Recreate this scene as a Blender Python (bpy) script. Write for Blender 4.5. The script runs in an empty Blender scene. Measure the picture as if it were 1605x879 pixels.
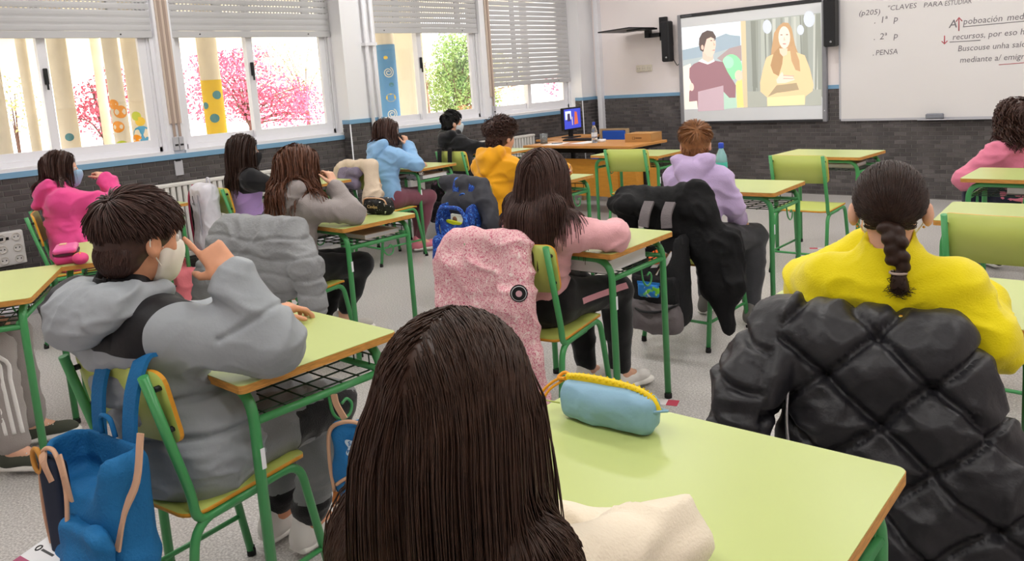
import bpy, bmesh, math, random
import numpy as np
from mathutils import Vector, Matrix, noise as mnoise
random.seed(7); np.random.seed(7)
scene = bpy.context.scene
col = scene.collection
PI = math.pi
R_ = math.radians

# ---------------------------------------------------------------- camera
cam_d = bpy.data.cameras.new('camera'); cam = bpy.data.objects.new('camera', cam_d); col.objects.link(cam)
_r = Vector((0.74404657, 0.66483523, -0.06624821)); _u = Vector((-0.04961253, 0.15385894, 0.9868465)); _f = Vector((-0.6662832, 0.73097301, -0.14746238))
cam.matrix_world = Matrix(((_r.x, _u.x, -_f.x, 0), (_r.y, _u.y, -_f.y, 0), (_r.z, _u.z, -_f.z, 1.451), (0, 0, 0, 1)))
cam_d.sensor_fit = 'HORIZONTAL'; cam_d.sensor_width = 36; cam_d.lens = 1255.95 / 1605 * 36
cam_d.shift_x = -17.83 / 1605; cam_d.shift_y = -123.83 / 1605
cam_d.clip_start = 0.05; cam_d.clip_end = 300
scene.camera = cam

# ---------------------------------------------------------------- light and exposure
scene.view_settings.view_transform = 'Standard'; scene.view_settings.look = 'None'
scene.view_settings.exposure = 0.32; scene.view_settings.gamma = 1.0
scene.view_settings.use_curve_mapping = False
scene.cycles.use_denoising = True
scene.cycles.max_bounces = 8; scene.cycles.diffuse_bounces = 4; scene.cycles.transparent_max_bounces = 16
scene.cycles.sample_clamp_indirect = 6
world = bpy.data.worlds.new('World'); scene.world = world; world.use_nodes = True
wn = world.node_tree.nodes; wb_ = wn['Background']
wb_.inputs['Color'].default_value = (1.0, 0.995, 0.985, 1); wb_.inputs['Strength'].default_value = 3.2
sun_d = bpy.data.lights.new('sun', 'SUN'); sun_d.energy = 12.0; sun_d.angle = R_(2); sun_d.color = (1, 0.95, 0.85)
sun = bpy.data.objects.new('sun', sun_d); col.objects.link(sun); sun.rotation_euler = Vector((.12, 1, .62)).to_track_quat('Z', 'Y').to_euler()
LAMP_W = 13.0      # each ceiling lamp's own light, built with the lamps below

# ---------------------------------------------------------------- materials
def lin(h):
    h = h.lstrip('#'); c = [int(h[i:i+2], 16) / 255 for i in (0, 2, 4)]
    return tuple(((x + .055) / 1.055) ** 2.4 if x > .04045 else x / 12.92 for x in c) + (1,)
MATS = {}
def mat(name, hexc, rough=.6, metal=0, spec=.4, bump=0, bscale=40, var=0, vscale=8, coat=0, sheen=0, emit=0, trans=0, alpha=1, detail=4, stretch=None):
    if name in MATS: return MATS[name]
    m = bpy.data.materials.new(name); m.use_nodes = True
    nt = m.node_tree; b = nt.nodes['Principled BSDF']; L = nt.links
    c = lin(hexc) if isinstance(hexc, str) else hexc
    b.inputs['Base Color'].default_value = c; b.inputs['Roughness'].default_value = rough
    b.inputs['Metallic'].default_value = metal; b.inputs['Specular IOR Level'].default_value = spec
    if coat: b.inputs['Coat Weight'].default_value = coat; b.inputs['Coat Roughness'].default_value = .15
    if sheen: b.inputs['Sheen Weight'].default_value = sheen; b.inputs['Sheen Roughness'].default_value = .5
    if trans: b.inputs['Transmission Weight'].default_value = trans
    if alpha < 1: b.inputs['Alpha'].default_value = alpha
    if emit: b.inputs['Emission Color'].default_value = c; b.inputs['Emission Strength'].default_value = emit
    tc = None
    def coords(sc):
        nonlocal tc
        if tc is None: tc = nt.nodes.new('ShaderNodeTexCoord')
        if stretch:
            mp = nt.nodes.new('ShaderNodeMapping'); mp.inputs['Scale'].default_value = stretch; L.new(tc.outputs['Object'], mp.inputs['Vector']); src = mp.outputs['Vector']
        else: src = tc.outputs['Object']
        n = nt.nodes.new('ShaderNodeTexNoise'); n.inputs['Scale'].default_value = sc; n.inputs['Detail'].default_value = detail
        L.new(src, n.inputs['Vector']); return n
    if var:
        n = coords(vscale); mx = nt.nodes.new('ShaderNodeMixRGB'); mx.blend_type = 'MIX'
        mx.inputs['Color1'].default_value = tuple(x * (1 - var) for x in c[:3]) + (1,)
        mx.inputs['Color2'].default_value = tuple(min(1, x * (1 + var)) for x in c[:3]) + (1,)
        rp = nt.nodes.new('ShaderNodeMapRange'); rp.inputs[1].default_value = .3; rp.inputs[2].default_value = .7
        L.new(n.outputs['Fac'], rp.inputs[0]); L.new(rp.outputs[0], mx.inputs['Fac']); L.new(mx.outputs['Color'], b.inputs['Base Color'])
    if bump:
        n = coords(bscale); bp = nt.nodes.new('ShaderNodeBump'); bp.inputs['Strength'].default_value = bump; bp.inputs['Distance'].default_value = .01
        L.new(n.outputs['Fac'], bp.inputs['Height']); L.new(bp.outputs['Normal'], b.inputs['Normal'])
    MATS[name] = m; return m
def print_mat(name, hexbase, cols, scale, lo=.55, rough=.7, warp=0):
    """cloth with a small speckled print: each colour is laid over the base by its own noise threshold"""
    m = mat(name, hexbase, rough); nt = m.node_tree; b = nt.nodes['Principled BSDF']; L = nt.links
    tc = nt.nodes.new('ShaderNodeTexCoord'); prev = None
    for i, (cx, sc, th, wd) in enumerate(cols):
        n = nt.nodes.new('ShaderNodeTexNoise'); n.inputs['Scale'].default_value = sc; n.inputs['Detail'].default_value = 2.5
        n.inputs['Distortion'].default_value = warp
        mp = nt.nodes.new('ShaderNodeMapping'); mp.inputs['Location'].default_value = (i * 3.1, i * 1.7, i * 2.3)
        L.new(tc.outputs['Object'], mp.inputs['Vector']); L.new(mp.outputs['Vector'], n.inputs['Vector'])
        r = nt.nodes.new('ShaderNodeMapRange'); r.inputs[1].default_value = th; r.inputs[2].default_value = th + wd
        L.new(n.outputs['Fac'], r.inputs[0])
        mx = nt.nodes.new('ShaderNodeMixRGB'); mx.inputs['Color2'].default_value = lin(cx)
        if prev is None: mx.inputs['Color1'].default_value = lin(hexbase)
        else: L.new(prev, mx.inputs['Color1'])
        L.new(r.outputs[0], mx.inputs['Fac']); prev = mx.outputs['Color']
    L.new(prev, b.inputs['Base Color']); return m

def two_tone(m, hexb, sets):
    """second cloth panel colour on m: each set is a list of planes (normal, point); inside all planes of a set -> colour b"""
    nt = m.node_tree; L = nt.links; b = nt.nodes['Principled BSDF']; tc = nt.nodes.new('ShaderNodeTexCoord'); tot = None
    for planes in sets:
        acc = None
        for n, p in planes:
            d = nt.nodes.new('ShaderNodeVectorMath'); d.operation = 'DOT_PRODUCT'; d.inputs[1].default_value = n; L.new(tc.outputs['Object'], d.inputs[0])
            g = nt.nodes.new('ShaderNodeMath'); g.operation = 'GREATER_THAN'; g.inputs[1].default_value = sum(x*y for x, y in zip(n, p)); L.new(d.outputs['Value'], g.inputs[0])
            if acc is None: acc = g
            else: q = nt.nodes.new('ShaderNodeMath'); q.operation = 'MULTIPLY'; L.new(acc.outputs[0], q.inputs[0]); L.new(g.outputs[0], q.inputs[1]); acc = q
        if tot is None: tot = acc
        else: q = nt.nodes.new('ShaderNodeMath'); q.operation = 'MAXIMUM'; L.new(tot.outputs[0], q.inputs[0]); L.new(acc.outputs[0], q.inputs[1]); tot = q
    mx = nt.nodes.new('ShaderNodeMixRGB'); mx.inputs['Color1'].default_value = b.inputs['Base Color'].default_value[:]; mx.inputs['Color2'].default_value = lin(hexb)
    L.new(tot.outputs[0], mx.inputs['Fac']); L.new(mx.outputs['Color'], b.inputs['Base Color']); return m
M_white = mat('white_paint', '#eff0f5', .6, bump=.05, bscale=60)
M_pill = mat('pillar_paint', '#ededf0', .6)
M_front = mat('front_paint', '#f1e9e8', .55, bump=.05, bscale=50)
M_grout = mat('tile_grout', '#7d7977', .8)
M_tile = mat('dark_tile', '#504c4c', .35, spec=.35, var=.25, vscale=6, bump=.15, bscale=90)
M_tile2 = mat('dark_tile_worn', '#5d5858', .45, spec=.35, var=.25, vscale=5, bump=.15, bscale=90)
M_blue = mat('blue_trim_paint', '#7ba6c6', .45)
M_alu = mat('white_window_aluminium', '#e9e9ee', .35, spec=.5)
M_alug = mat('grey_window_aluminium', '#b9b9bf', .35, spec=.5)
M_shut = mat('shutter_slat', '#c2c2c4', .5)
M_green = mat('green_tube', '#479a5a', .3, spec=.5)
M_greenb = mat('bright_green_tube', '#4f9f3c', .28, spec=.5)
M_lam = mat('green_laminate', '#bcc97c', .30, spec=.5, var=.03, vscale=3)
M_lamb = mat('green_backboard', '#bcc766', .38, spec=.4, var=.04, vscale=4)
M_edge = mat('plywood_edge', '#c98f45', .55, var=.25, vscale=30, stretch=(1, 1, 12))
M_edgeo = mat('orange_edge', '#dd9a2c', .5, var=.1, vscale=30)
M_black = mat('black_plastic', '#17171a', .45)
M_rubber = mat('rubber_foot', '#1b1b1b', .8)
M_wire = mat('dark_green_wire', '#25402c', .45)
M_steel = mat('steel', '#b8b8bb', .3, metal=.9)

# ---------------------------------------------------------------- tagging, mesh helpers
def tag(o, label=None, cat=None, group=None, kind=None):
    if label: o['label'] = label
    if cat: o['category'] = cat
    if group: o['group'] = group
    if kind: o['kind'] = kind
    return o
def empty(name, loc=(0, 0, 0), rz=0, label=None, cat=None, group=None):
    o = bpy.data.objects.new(name, None); col.objects.link(o); o.location = loc; o.rotation_euler = (0, 0, rz)
    o.empty_display_size = .1
    return tag(o, label, cat, group)
def link(name, me, m=None, parent=None, smooth=False):
    o = bpy.data.objects.new(name, me); col.objects.link(o)
    if m is not None and not me.materials:
        for x in (m if isinstance(m, (list, tuple)) else [m]): me.materials.append(x)
    if parent is not None: o.parent = parent
    if smooth: me.polygons.foreach_set('use_smooth', [True] * len(me.polygons))
    return o
def copy_tree(o, parent=None):
    c = o.copy(); col.objects.link(c); c.parent = parent
    for ch in list(o.children): copy_tree(ch, c)
    return c
class MB:
    """collects boxes, tubes and sheets into one mesh"""
    def __init__(s): s.v = []; s.f = []; s.mi = []; s.cm = 0; s.sm = []
    def add(s, vs, fs, sm=False):
        o = len(s.v); s.v += [tuple(p) for p in vs]
        for f in fs: s.f.append([o + i for i in f]); s.mi.append(s.cm); s.sm.append(sm)
    def box(s, lo, hi, M=None, bev=0):
        (x0, y0, z0), (x1, y1, z1) = lo, hi
        if bev:
            b = bev; pr = [(x0+b, y0), (x1-b, y0), (x1, y0+b), (x1, y1-b), (x1-b, y1), (x0+b, y1), (x0, y1-b), (x0, y0+b)]
            pi = [(x0+2*b, y0+b), (x1-2*b, y0+b), (x1-b, y0+2*b), (x1-b, y1-2*b), (x1-2*b, y1-b), (x0+2*b, y1-b), (x0+b, y1-2*b), (x0+b, y0+2*b)]
            vs = [(x, y, z0) for x, y in pi] + [(x, y, z0+b) for x, y in pr] + [(x, y, z1-b) for x, y in pr] + [(x, y, z1) for x, y in pi]
            fs = [list(range(7, -1, -1)), list(range(24, 32))]
            for k in range(3):
                for i in range(8): j = (i+1) % 8; fs.append([k*8+i, k*8+j, k*8+8+j, k*8+8+i])
        else:
            vs = [(x0,y0,z0),(x1,y0,z0),(x1,y1,z0),(x0,y1,z0),(x0,y0,z1),(x1,y0,z1),(x1,y1,z1),(x0,y1,z1)]
            fs = [[3,2,1,0],[4,5,6,7],[0,1,5,4],[1,2,6,5],[2,3,7,6],[3,0,4,7]]
        if M is not None: vs = [M @ Vector(p) for p in vs]
        s.add(vs, fs); return s
    def tube(s, pts, r, n=8, caps=True, close=False, r2=None, flat=None):
        P = [Vector(p) for p in pts]; N = len(P)
        if N < 2: return s
        T = []
        for i in range(N):
            a = P[i-1] if (i > 0 or close) else P[0]; b = P[(i+1) % N] if (i < N-1 or close) else P[-1]
            t = (b - a); T.append(t.normalized() if t.length > 1e-9 else Vector((0, 0, 1)))
        ref = Vector((0, 0, 1)) if abs(T[0].z) < .9 else Vector((1, 0, 0))
        nrm = (ref - T[0] * ref.dot(T[0])).normalized(); vs = []
        for i in range(N):
            nrm = (nrm - T[i] * nrm.dot(T[i])); nrm = nrm.normalized() if nrm.length > 1e-6 else T[i].orthogonal().normalized()
            bn = T[i].cross(nrm)
            rr = r[i] if isinstance(r, (list, tuple)) else (r if r2 is None else r + (r2 - r) * i / (N - 1))
            for k in range(n):
                a = 2 * PI * k / n; ca, sa = math.cos(a), math.sin(a)
                if flat: sa *= flat
                vs.append(P[i] + nrm * (rr * ca) + bn * (rr * sa))
        fs = []
        for i in range(N if close else N - 1):
            j = (i + 1) % N
            for k in range(n): l = (k+1) % n; fs.append([i*n+k, i*n+l, j*n+l, j*n+k])
        s.add(vs, fs, True)
        if caps and not close:
            o = len(s.v) - N * n
            s.f.append([o + k for k in range(n-1, -1, -1)]); s.mi.append(s.cm); s.sm.append(False)
            s.f.append([o + (N-1)*n + k for k in range(n)]); s.mi.append(s.cm); s.sm.append(False)
        return s
    def lathe(s, prof, c=(0, 0, 0), n=16, M=None):
        vs = []; m = len(prof)
        for k in range(n):
            a = 2 * PI * k / n
            for (r, z) in prof:
                p = Vector((r * math.cos(a), r * math.sin(a), z)); p = (M @ p) if M is not None else p
                vs.append(p + Vector(c))
        fs = []
        for k in range(n):
            l = (k+1) % n
            for i in range(m-1): fs.append([k*m+i, l*m+i, l*m+i+1, k*m+i+1])
        s.add(vs, fs, True); return s
    def prism(s, poly, z0, z1, M=None):
        n = len(poly); vs = [(x, y, z0) for x, y in poly] + [(x, y, z1) for x, y in poly]
        if M is not None: vs = [M @ Vector(p) for p in vs]
        s.add(vs, [list(range(n-1, -1, -1)), list(range(n, 2*n))] + [[i, (i+1) % n, n+(i+1) % n, n+i] for i in range(n)]); return s
    def grid(s, fn, nu, nv, sm=True):
        vs = [fn(i / nu, j / nv) for j in range(nv+1) for i in range(nu+1)]
        fs = [[j*(nu+1)+i, j*(nu+1)+i+1, (j+1)*(nu+1)+i+1, (j+1)*(nu+1)+i] for j in range(nv) for i in range(nu)]
        s.add(vs, fs, sm); return s
    def mesh(s, name='m'):
        me = bpy.data.meshes.new(name); me.from_pydata(s.v, [], s.f)
        me.polygons.foreach_set('material_index', s.mi); me.polygons.foreach_set('use_smooth', s.sm); me.update(); return me
    def build(s, name, m, parent=None):
        return link(name, s.mesh(name), m, parent)
def arc(c, r, a0, a1, ax, ay, n=6):
    c, ax, ay = Vector(c), Vector(ax), Vector(ay)
    return [c + ax * (r * math.cos(a0 + (a1-a0) * i / n)) + ay * (r * math.sin(a0 + (a1-a0) * i / n)) for i in range(n+1)]
def rounded(pts, rad, n=5):
    """polyline with rounded corners"""
    P = [Vector(p) for p in pts]; out = [P[0]]
    for i in range(1, len(P)-1):
        a, b, c = P[i-1], P[i], P[i+1]; d1 = (a-b); d2 = (c-b); q = min(rad, d1.length*.49, d2.length*.49)
        p1 = b + d1.normalized()*q; p2 = b + d2.normalized()*q
        for k in range(n+1):
            t = k/n; out.append(p1*(1-t)**2 + b*(2*t*(1-t)) + p2*t*t)
    out.append(P[-1]); return out
def spline(pts, n=8):
    P = [Vector(p) for p in pts]; P = [P[0]*2-P[1]] + P + [P[-1]*2-P[-2]]; out = []
    for i in range(1, len(P)-2):
        for k in range(n):
            t = k/n; a, b, c, d = P[i-1], P[i], P[i+1], P[i+2]
            out.append(.5*((2*b) + (c-a)*t + (2*a-5*b+4*c-d)*t*t + (3*b-a-3*c+d)*t**3))
    out.append(P[-2]); return out
def rrect(w, h, r, n=4):
    pts = []
    for cx, cy, a0 in ((w/2-r, h/2-r, 0), (-w/2+r, h/2-r, PI/2), (-w/2+r, -h/2+r, PI), (w/2-r, -h/2+r, 1.5*PI)):
        for k in range(n+1): a = a0 + PI/2*k/n; pts.append((cx + r*math.cos(a), cy + r*math.sin(a)))
    return pts
def struct(name, mb, m, label=None):
    o = mb.build(name, m); o['kind'] = 'structure'
    if label: o['label'] = label
    return o
# ================================================================ THE ROOM
XW, XP, YF = -6.61, -6.49, 8.70           # window wall below the sill, pillar face, front wall
CEIL, XR, YB = 3.1, 2.4, -1.9
floor_m = mat('terrazzo_floor', '#b3afac', .3, spec=.45)
def _floor_nodes():
    nt = floor_m.node_tree; L = nt.links; b = nt.nodes['Principled BSDF']
    tc = nt.nodes.new('ShaderNodeTexCoord')
    a = nt.nodes.new('ShaderNodeTexNoise'); a.inputs['Scale'].default_value = 120; a.inputs['Detail'].default_value = 3
    c = nt.nodes.new('ShaderNodeTexNoise'); c.inputs['Scale'].default_value = 1.3; c.inputs['Detail'].default_value = 4
    v = nt.nodes.new('ShaderNodeTexVoronoi'); v.inputs['Scale'].default_value = 190
    for n in (a, c, v): L.new(tc.outputs['Object'], n.inputs['Vector'])
    r = nt.nodes.new('ShaderNodeValToRGB'); r.color_ramp.elements[0].position = .38; r.color_ramp.elements[0].color = lin('#a8a4a2')
    r.color_ramp.elements[1].position = .66; r.color_ramp.elements[1].color = lin('#d8d5d2'); L.new(a.outputs['Fac'], r.inputs['Fac'])
    r2 = nt.nodes.new('ShaderNodeValToRGB'); r2.color_ramp.elements[0].position = .0; r2.color_ramp.elements[0].color = (.55, .55, .55, 1)
    r2.color_ramp.elements[1].position = .22; r2.color_ramp.elements[1].color = (1, 1, 1, 1); L.new(v.outputs['Distance'], r2.inputs['Fac'])
    m1 = nt.nodes.new('ShaderNodeMixRGB'); m1.blend_type = 'MULTIPLY'; m1.inputs['Fac'].default_value = .5
    L.new(r.outputs['Color'], m1.inputs['Color1']); L.new(r2.outputs['Color'], m1.inputs['Color2'])
    r3 = nt.nodes.new('ShaderNodeValToRGB'); r3.color_ramp.elements[0].color = (.9, .9, .9, 1); r3.color_ramp.elements[1].color = (1.06, 1.05, 1.04, 1)
    L.new(c.outputs['Fac'], r3.inputs['Fac'])
    m2 = nt.nodes.new('ShaderNodeMixRGB'); m2.blend_type = 'MULTIPLY'; m2.inputs['Fac'].default_value = 1
    L.new(m1.outputs['Color'], m2.inputs['Color1']); L.new(r3.outputs['Color'], m2.inputs['Color2']); L.new(m2.outputs['Color'], b.inputs['Base Color'])
_floor_nodes()
struct('floor', MB().box((-6.9, YB-.2, -.15), (XR+.2, YF+.2, 0)), floor_m)
struct('ceiling', MB().box((-6.9, YB-.2, CEIL), (XR+.2, YF+.2, CEIL+.15)), mat('ceiling_paint', '#f4f2ef', .7))
struct('wall_right', MB().box((XR, YB-.2, 0), (XR+.2, YF+.2, CEIL)), M_front)
struct('wall_back', MB().box((-6.9, YB-.2, 0), (XR, YB, CEIL)), M_front)
wall_front = struct('wall_front', MB().box((-6.9, YF, 0), (XR, YF+.2, CEIL)), M_front)
# window wall: parapet, lintel, posts, pillars in one shell
WIN = [(1.36, 2.975), (3.117, 4.70), (5.10, 6.73), (6.898, 8.40)]
SILL, HEAD = 1.046, 2.62
wall_left = struct('wall_left', MB().box((-6.9, YB, 0), (XW, YF, SILL)), M_white, 'parapet of the window wall')
struct('wall_lintel', MB().box((-6.9, YB, HEAD), (XW, YF, CEIL)), M_white, 'white wall above the windows')
struct('wall_rear_left', MB().box((-6.9, YB, SILL), (XW, 1.36, HEAD)), M_white, 'white wall behind the leftmost window')
for y0, y1 in ((2.975, 3.117), (6.73, 6.898)): struct('wall_post', MB().box((-6.85, y0, SILL), (-6.63, y1, HEAD)), M_white, 'white post between two windows')
pil = [struct('wall_pillar', MB().box((-6.88, a, 0), (XP, b, CEIL)), M_pill, l) for a, b, l in ((4.70, 5.10, 'white plastered pillar between the windows'), (8.40, YF, 'white plastered pillar in the front corner'))]
# blue trims
TZ0, TZ1 = 1.155, 1.196
struct('trim_1', MB().box((XW-.01, YB, 1.008), (XW+.018, 4.70, SILL+.004)).box((XW-.01, 5.10, 1.008), (XW+.018, 8.40, SILL+.004)), M_blue, 'blue painted sill edge under the windows')
struct('trim_2', MB().box((-6.6, 4.685, TZ0), (XP+.014, 5.112, TZ1)).box((-6.6, 8.386, TZ0), (XP+.014, YF, TZ1)), M_blue, 'blue painted band round the pillars')
struct('trim_3', MB().box((XP, YF-.014, TZ0), (XR, YF+.01, TZ1)), M_blue, 'blue painted band across the front wall')
# tiles: brick-bond dark tiles with recessed joints on all the dados
struct('wall_tile_bed', MB().box((XW-.01, YB, .0), (XW+.003, 4.70, 1.008)).box((XW-.01, 5.10, 0), (XW+.003, 8.40, 1.008))
       , M_grout, 'grey mortar bed behind the dark window wall tiles')
for a, b in ((4.70, 5.10), (8.40, YF)): struct('wall_tile_bed', MB().box((XP-.01, a, 0), (XP+.003, b, TZ0)).box((-6.6, a-.003, 0), (XP+.003, a+.003, TZ0)), M_grout, 'grey mortar bed behind the pillar tiles')
struct('wall_tile_bed', MB().box((XP, YF-.003, 0), (XR, YF+.01, TZ0)), M_grout, 'grey mortar bed behind the front wall tiles')
TW, TH, J = .11, .0425, .0035
def tile_verts(o, a, b, w, h, n, d=.007):
    """o: corner point, a/b: unit axes along the wall, n: outward"""
    o = Vector(o); A = Vector(a); B = Vector(b); Nn = Vector(n); c = .003
    q = [o, o + A*w, o + A*w + B*h, o + B*h]
    t = [o + A*c + B*c + Nn*d, o + A*(w-c) + B*c + Nn*d, o + A*(w-c) + B*(h-c) + Nn*d, o + A*c + B*(h-c) + Nn*d]
    return q + t, [[4, 5, 6, 7], [0, 1, 5, 4], [1, 2, 6, 5], [2, 3, 7, 6], [3, 0, 4, 7]]
def tile_rows(L, H):
    out = []; r = 0; z = H
    while z > .01:
        z0 = max(z - TH, 0); u = -(TW/2 if r % 2 else 0)
        while u < L:
            a = max(u, 0); b = min(u + TW, L)
            if b - a > .012: out.append((a + J/2, z0 + J/2, b - a - J, z - z0 - J))
            u += TW
        z = z0; r += 1
    return out
tile_mesh = {}
rest = MB(); singles = []
for seg0, seg1 in ((YB, 4.70), (5.10, 8.40)):
    for (u, z, w, h) in tile_rows(seg1 - seg0, 1.008):
        y = seg0 + u
        if seg0 < 0 and w > TW - .01 and h > TH - .01 and 1.62 < y < 3.95 and z > .62 and len(singles) < 300: singles.append((y, z, w, h))
        else: rest.cm = random.random() < .3; rest.add(*tile_verts((XW+.001, y, z), (0, 1, 0), (0, 0, 1), w, h, (1, 0, 0)))
for (y, z, w, h) in singles:
    k = 't' if random.random() < .7 else 'w'
    if k not in tile_mesh:
        vs, fs = tile_verts((0, 0, 0), (0, 1, 0), (0, 0, 1), TW - J, TH - J, (1, 0, 0)); me = bpy.data.meshes.new('tile'); me.from_pydata(vs, [], fs); tile_mesh[k] = me
        me.materials.append(M_tile if k == 't' else M_tile2)
    o = link('tile', tile_mesh[k], None, wall_left); o.location = (XW+.001, y, z)
o = rest.build('tile_field', [M_tile, M_tile2], wall_left); tag(o, kind='stuff')
for q, (y0, y1) in enumerate(((4.70, 5.10), (8.40, YF))):
    rest = MB()
    for (u, z, w, h) in tile_rows(y1 - y0, TZ0): rest.cm = random.random() < .3; rest.add(*tile_verts((XP+.001, y0+u, z), (0, 1, 0), (0, 0, 1), w, h, (1, 0, 0)))
    for (u, z, w, h) in tile_rows(.12, TZ0): rest.cm = random.random() < .3; rest.add(*tile_verts((XW+u, y0-.001, z), (1, 0, 0), (0, 0, 1), w, h, (0, -1, 0)))
    o = rest.build('tile_field', [M_tile, M_tile2], pil[q]); tag(o, kind='stuff')
rest = MB()
for (u, z, w, h) in tile_rows(XR - XP, TZ0): rest.cm = random.random() < .3; rest.add(*tile_verts((XP+u, YF-.001, z), (1, 0, 0), (0, 0, 1), w, h, (0, -1, 0)))
o = rest.build('tile_field', [M_tile, M_tile2], wall_front); tag(o, kind='stuff')
# white plastic corner beads on the pillars, mains pipes on the first pillar, conduit beside the front wall corner
struct('trim_4', MB().tube([(XP+.004, 4.694, 0), (XP+.004, 4.694, TZ0)], .007, 6).tube([(XP+.004, 8.394, 0), (XP+.004, 8.394, TZ0)], .007, 6), M_alu, 'white corner beads on the tiled pillar corners')
t = empty('wall_pipe', (-6.45, 4.98, 0), 0, 'pair of white vertical pipes running up the tiled pillar', 'pipe')
for dy, r in ((-.03, .019), (.055, .014)):
    MB().tube([(0, dy, .0), (0, dy, 3.1)], r, 10).build('pipe', M_alu, t)
MB().box((-.04, -.06, 1.9), (.025, .085, 1.93)).box((-.04, -.06, .95), (.025, .085, .98)).build('clip', M_alu, t)
t = empty('cable_duct', (-6.38, 8.66, 0), 0, 'white cable duct running up the wall beside the front corner', 'duct')
MB().box((-.035, -.03, 0), (.035, .04, 3.1)).build('duct_body', M_alu, t)
MB().box((-.02, -.034, 0), (.02, -.029, 3.1)).build('duct_cover', M_alu, t)
# ---------------------------------------------------------------- windows
M_glass = mat('window_glass', '#ffffff', .02)
_nt = M_glass.node_tree; _b = _nt.nodes['Principled BSDF']
_tr = _nt.nodes.new('ShaderNodeBsdfTransparent'); _gl = _nt.nodes.new('ShaderNodeBsdfGlossy'); _gl.inputs['Roughness'].default_value = .03
_mx = _nt.nodes.new('ShaderNodeMixShader'); _mx.inputs['Fac'].default_value = .05
_nt.links.new(_tr.outputs[0], _mx.inputs[1]); _nt.links.new(_gl.outputs[0], _mx.inputs[2]); _nt.links.new(_mx.outputs[0], _nt.nodes['Material Output'].inputs['Surface'])
def sash(parent, y0, y1, z0, z1, x, w=.062, handle_side=1):
    MB().box((x-.018, y0, z0), (x+.018, y0+w, z1)).box((x-.018, y1-w, z0), (x+.018, y1, z1)).box((x-.018, y0+w, z0), (x+.018, y1-w, z0+w)).box((x-.018, y0+w, z1-w), (x+.018, y1-w, z1)).build('sash_frame', M_alu, parent)
    MB().box((x-.003, y0+w-.005, z0+w-.005), (x+.003, y1-w+.005, z1-w+.005)).build('pane', M_glass, parent)
def window(n, y0, y1, mull, zs, label):
    t = empty('window_%d' % n, (-6.75, (y0+y1)/2, SILL), 0); t['kind'] = 'structure'; t['label'] = label
    fz0, fz1 = .03, HEAD - SILL; a, b = y0 - (y0+y1)/2, y1 - (y0+y1)/2; mu = mull - (y0+y1)/2
    MB().box((-.05, a, fz0), (.05, a+.05, fz1)).box((-.05, b-.05, fz0), (.05, b, fz1)).box((-.05, a, fz0-.03), (.05, b, fz0+.04)).box((-.05, a, fz1-.05), (.05, b, fz1)).build('frame', M_alu, t)
    MB().box((.05, a-.02, -.01), (.15, b+.02, .03)).build('sill_board', M_alu, t)
    sash(t, a+.05, mu+.035, fz0+.04, fz1-.05, -.022); sash(t, mu-.035, b-.05, fz0+.04, fz1-.05, .022)
    h = MB().box((.042, mu-.02, .62), (.062, mu+.01, .74), bev=.004).box((.06, mu-.012, .58), (.072, mu, .68)).build('handle', M_black, t)
    MB().box((.055, a-.005, fz0), (.075, a+.03, fz1)).box((.055, b-.03, fz0), (.075, b+.005, fz1)).build('shutter_guide', M_alu, t)
    # roller shutter
    sh = empty('roller_shutter', (-6.672, (y0+y1)/2, zs), 0)
    return t, sh, a + .006, b - .006
def slat_mesh(L, h, holes, gapz=.0065):
    m = MB(); prof = [(-.004, 0), (.002, .0015), (.004, h*.25), (.004, h*.6), (.0015, h-gapz-.001), (-.004, h-gapz)]
    for i in range(len(prof)-1):
        (xa, za), (xb, zb) = prof[i], prof[i+1]; m.add([(xa, -L/2, za), (xa, L/2, za), (xb, L/2, zb), (xb, -L/2, zb)], [[0, 1, 2, 3]], True)
    m.add([(-.004, -L/2, 0), (-.004, L/2, 0), (-.004, L/2, h-gapz), (-.004, -L/2, h-gapz)], [[3, 2, 1, 0]])
    if not holes: m.box((-.004, -L/2, h-gapz), (.001, L/2, h+.001))
    else:
        y = -L/2; gaps = []; k = 0
        while y < L/2:
            e = min(y + .014, L/2); m.box((-.004, y, h-gapz), (.001, e, h+.001)); y = e + .018; k += 1
            if k % 26 == 13: m.box((-.004, y-.03, h-gapz), (.001, y+.05, h+.001)); y += .05
    return m.mesh('slat')
SLAT = .056
winfo = [(WIN[0], 2.157, 2.004, 2, 'first window from the left, half covered by a grey shutter'), (WIN[1], 3.85, 2.004, 2, 'second window, with pink blossom behind it'),
         (WIN[2], 5.86, 2.04, 0, 'third window, behind the pillar with pipes, green tree behind it'), (WIN[3], 7.62, 1.41, 0, 'fourth window, nearest the front wall, mostly covered by a shutter')]
sh_labels = ['grey roller shutter half lowered over the leftmost window', 'grey roller shutter half lowered over the window facing pink blossom',
             'grey roller shutter half lowered over the window facing the green tree', 'grey roller shutter lowered almost to the sill nearest the front wall']
for i, ((y0, y1), mull, zs, solid, lab) in enumerate(winfo):
    t, sh, a, b = window(i+1, y0, y1, mull, zs, lab)
    tag(sh, sh_labels[i], 'shutter', 'roller shutters on the windows')
    L = b - a; mb = MB().box((-.008, a, 0), (.01, b, .055), bev=.002).build('bottom_bar', M_shut, sh)
    for yy in (a+.25, b-.25): MB().lathe([(0, .0), (.006, 0), (.006, .004), (0, .004)], (.011, yy, .028), 8, Matrix.Rotation(PI/2, 4, 'Y')).build('stopper', M_black, mb)
    ms, mh = slat_mesh(L, SLAT, False), slat_mesh(L, SLAT, True)
    for me in (ms, mh): me.materials.append(M_shut)
    k = 0; z = .057
    while zs + z < HEAD - .02:
        o = link('slat', ms if k < solid else mh, None, sh); o.location = (0, (a+b)/2, z); z += SLAT; k += 1
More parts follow.
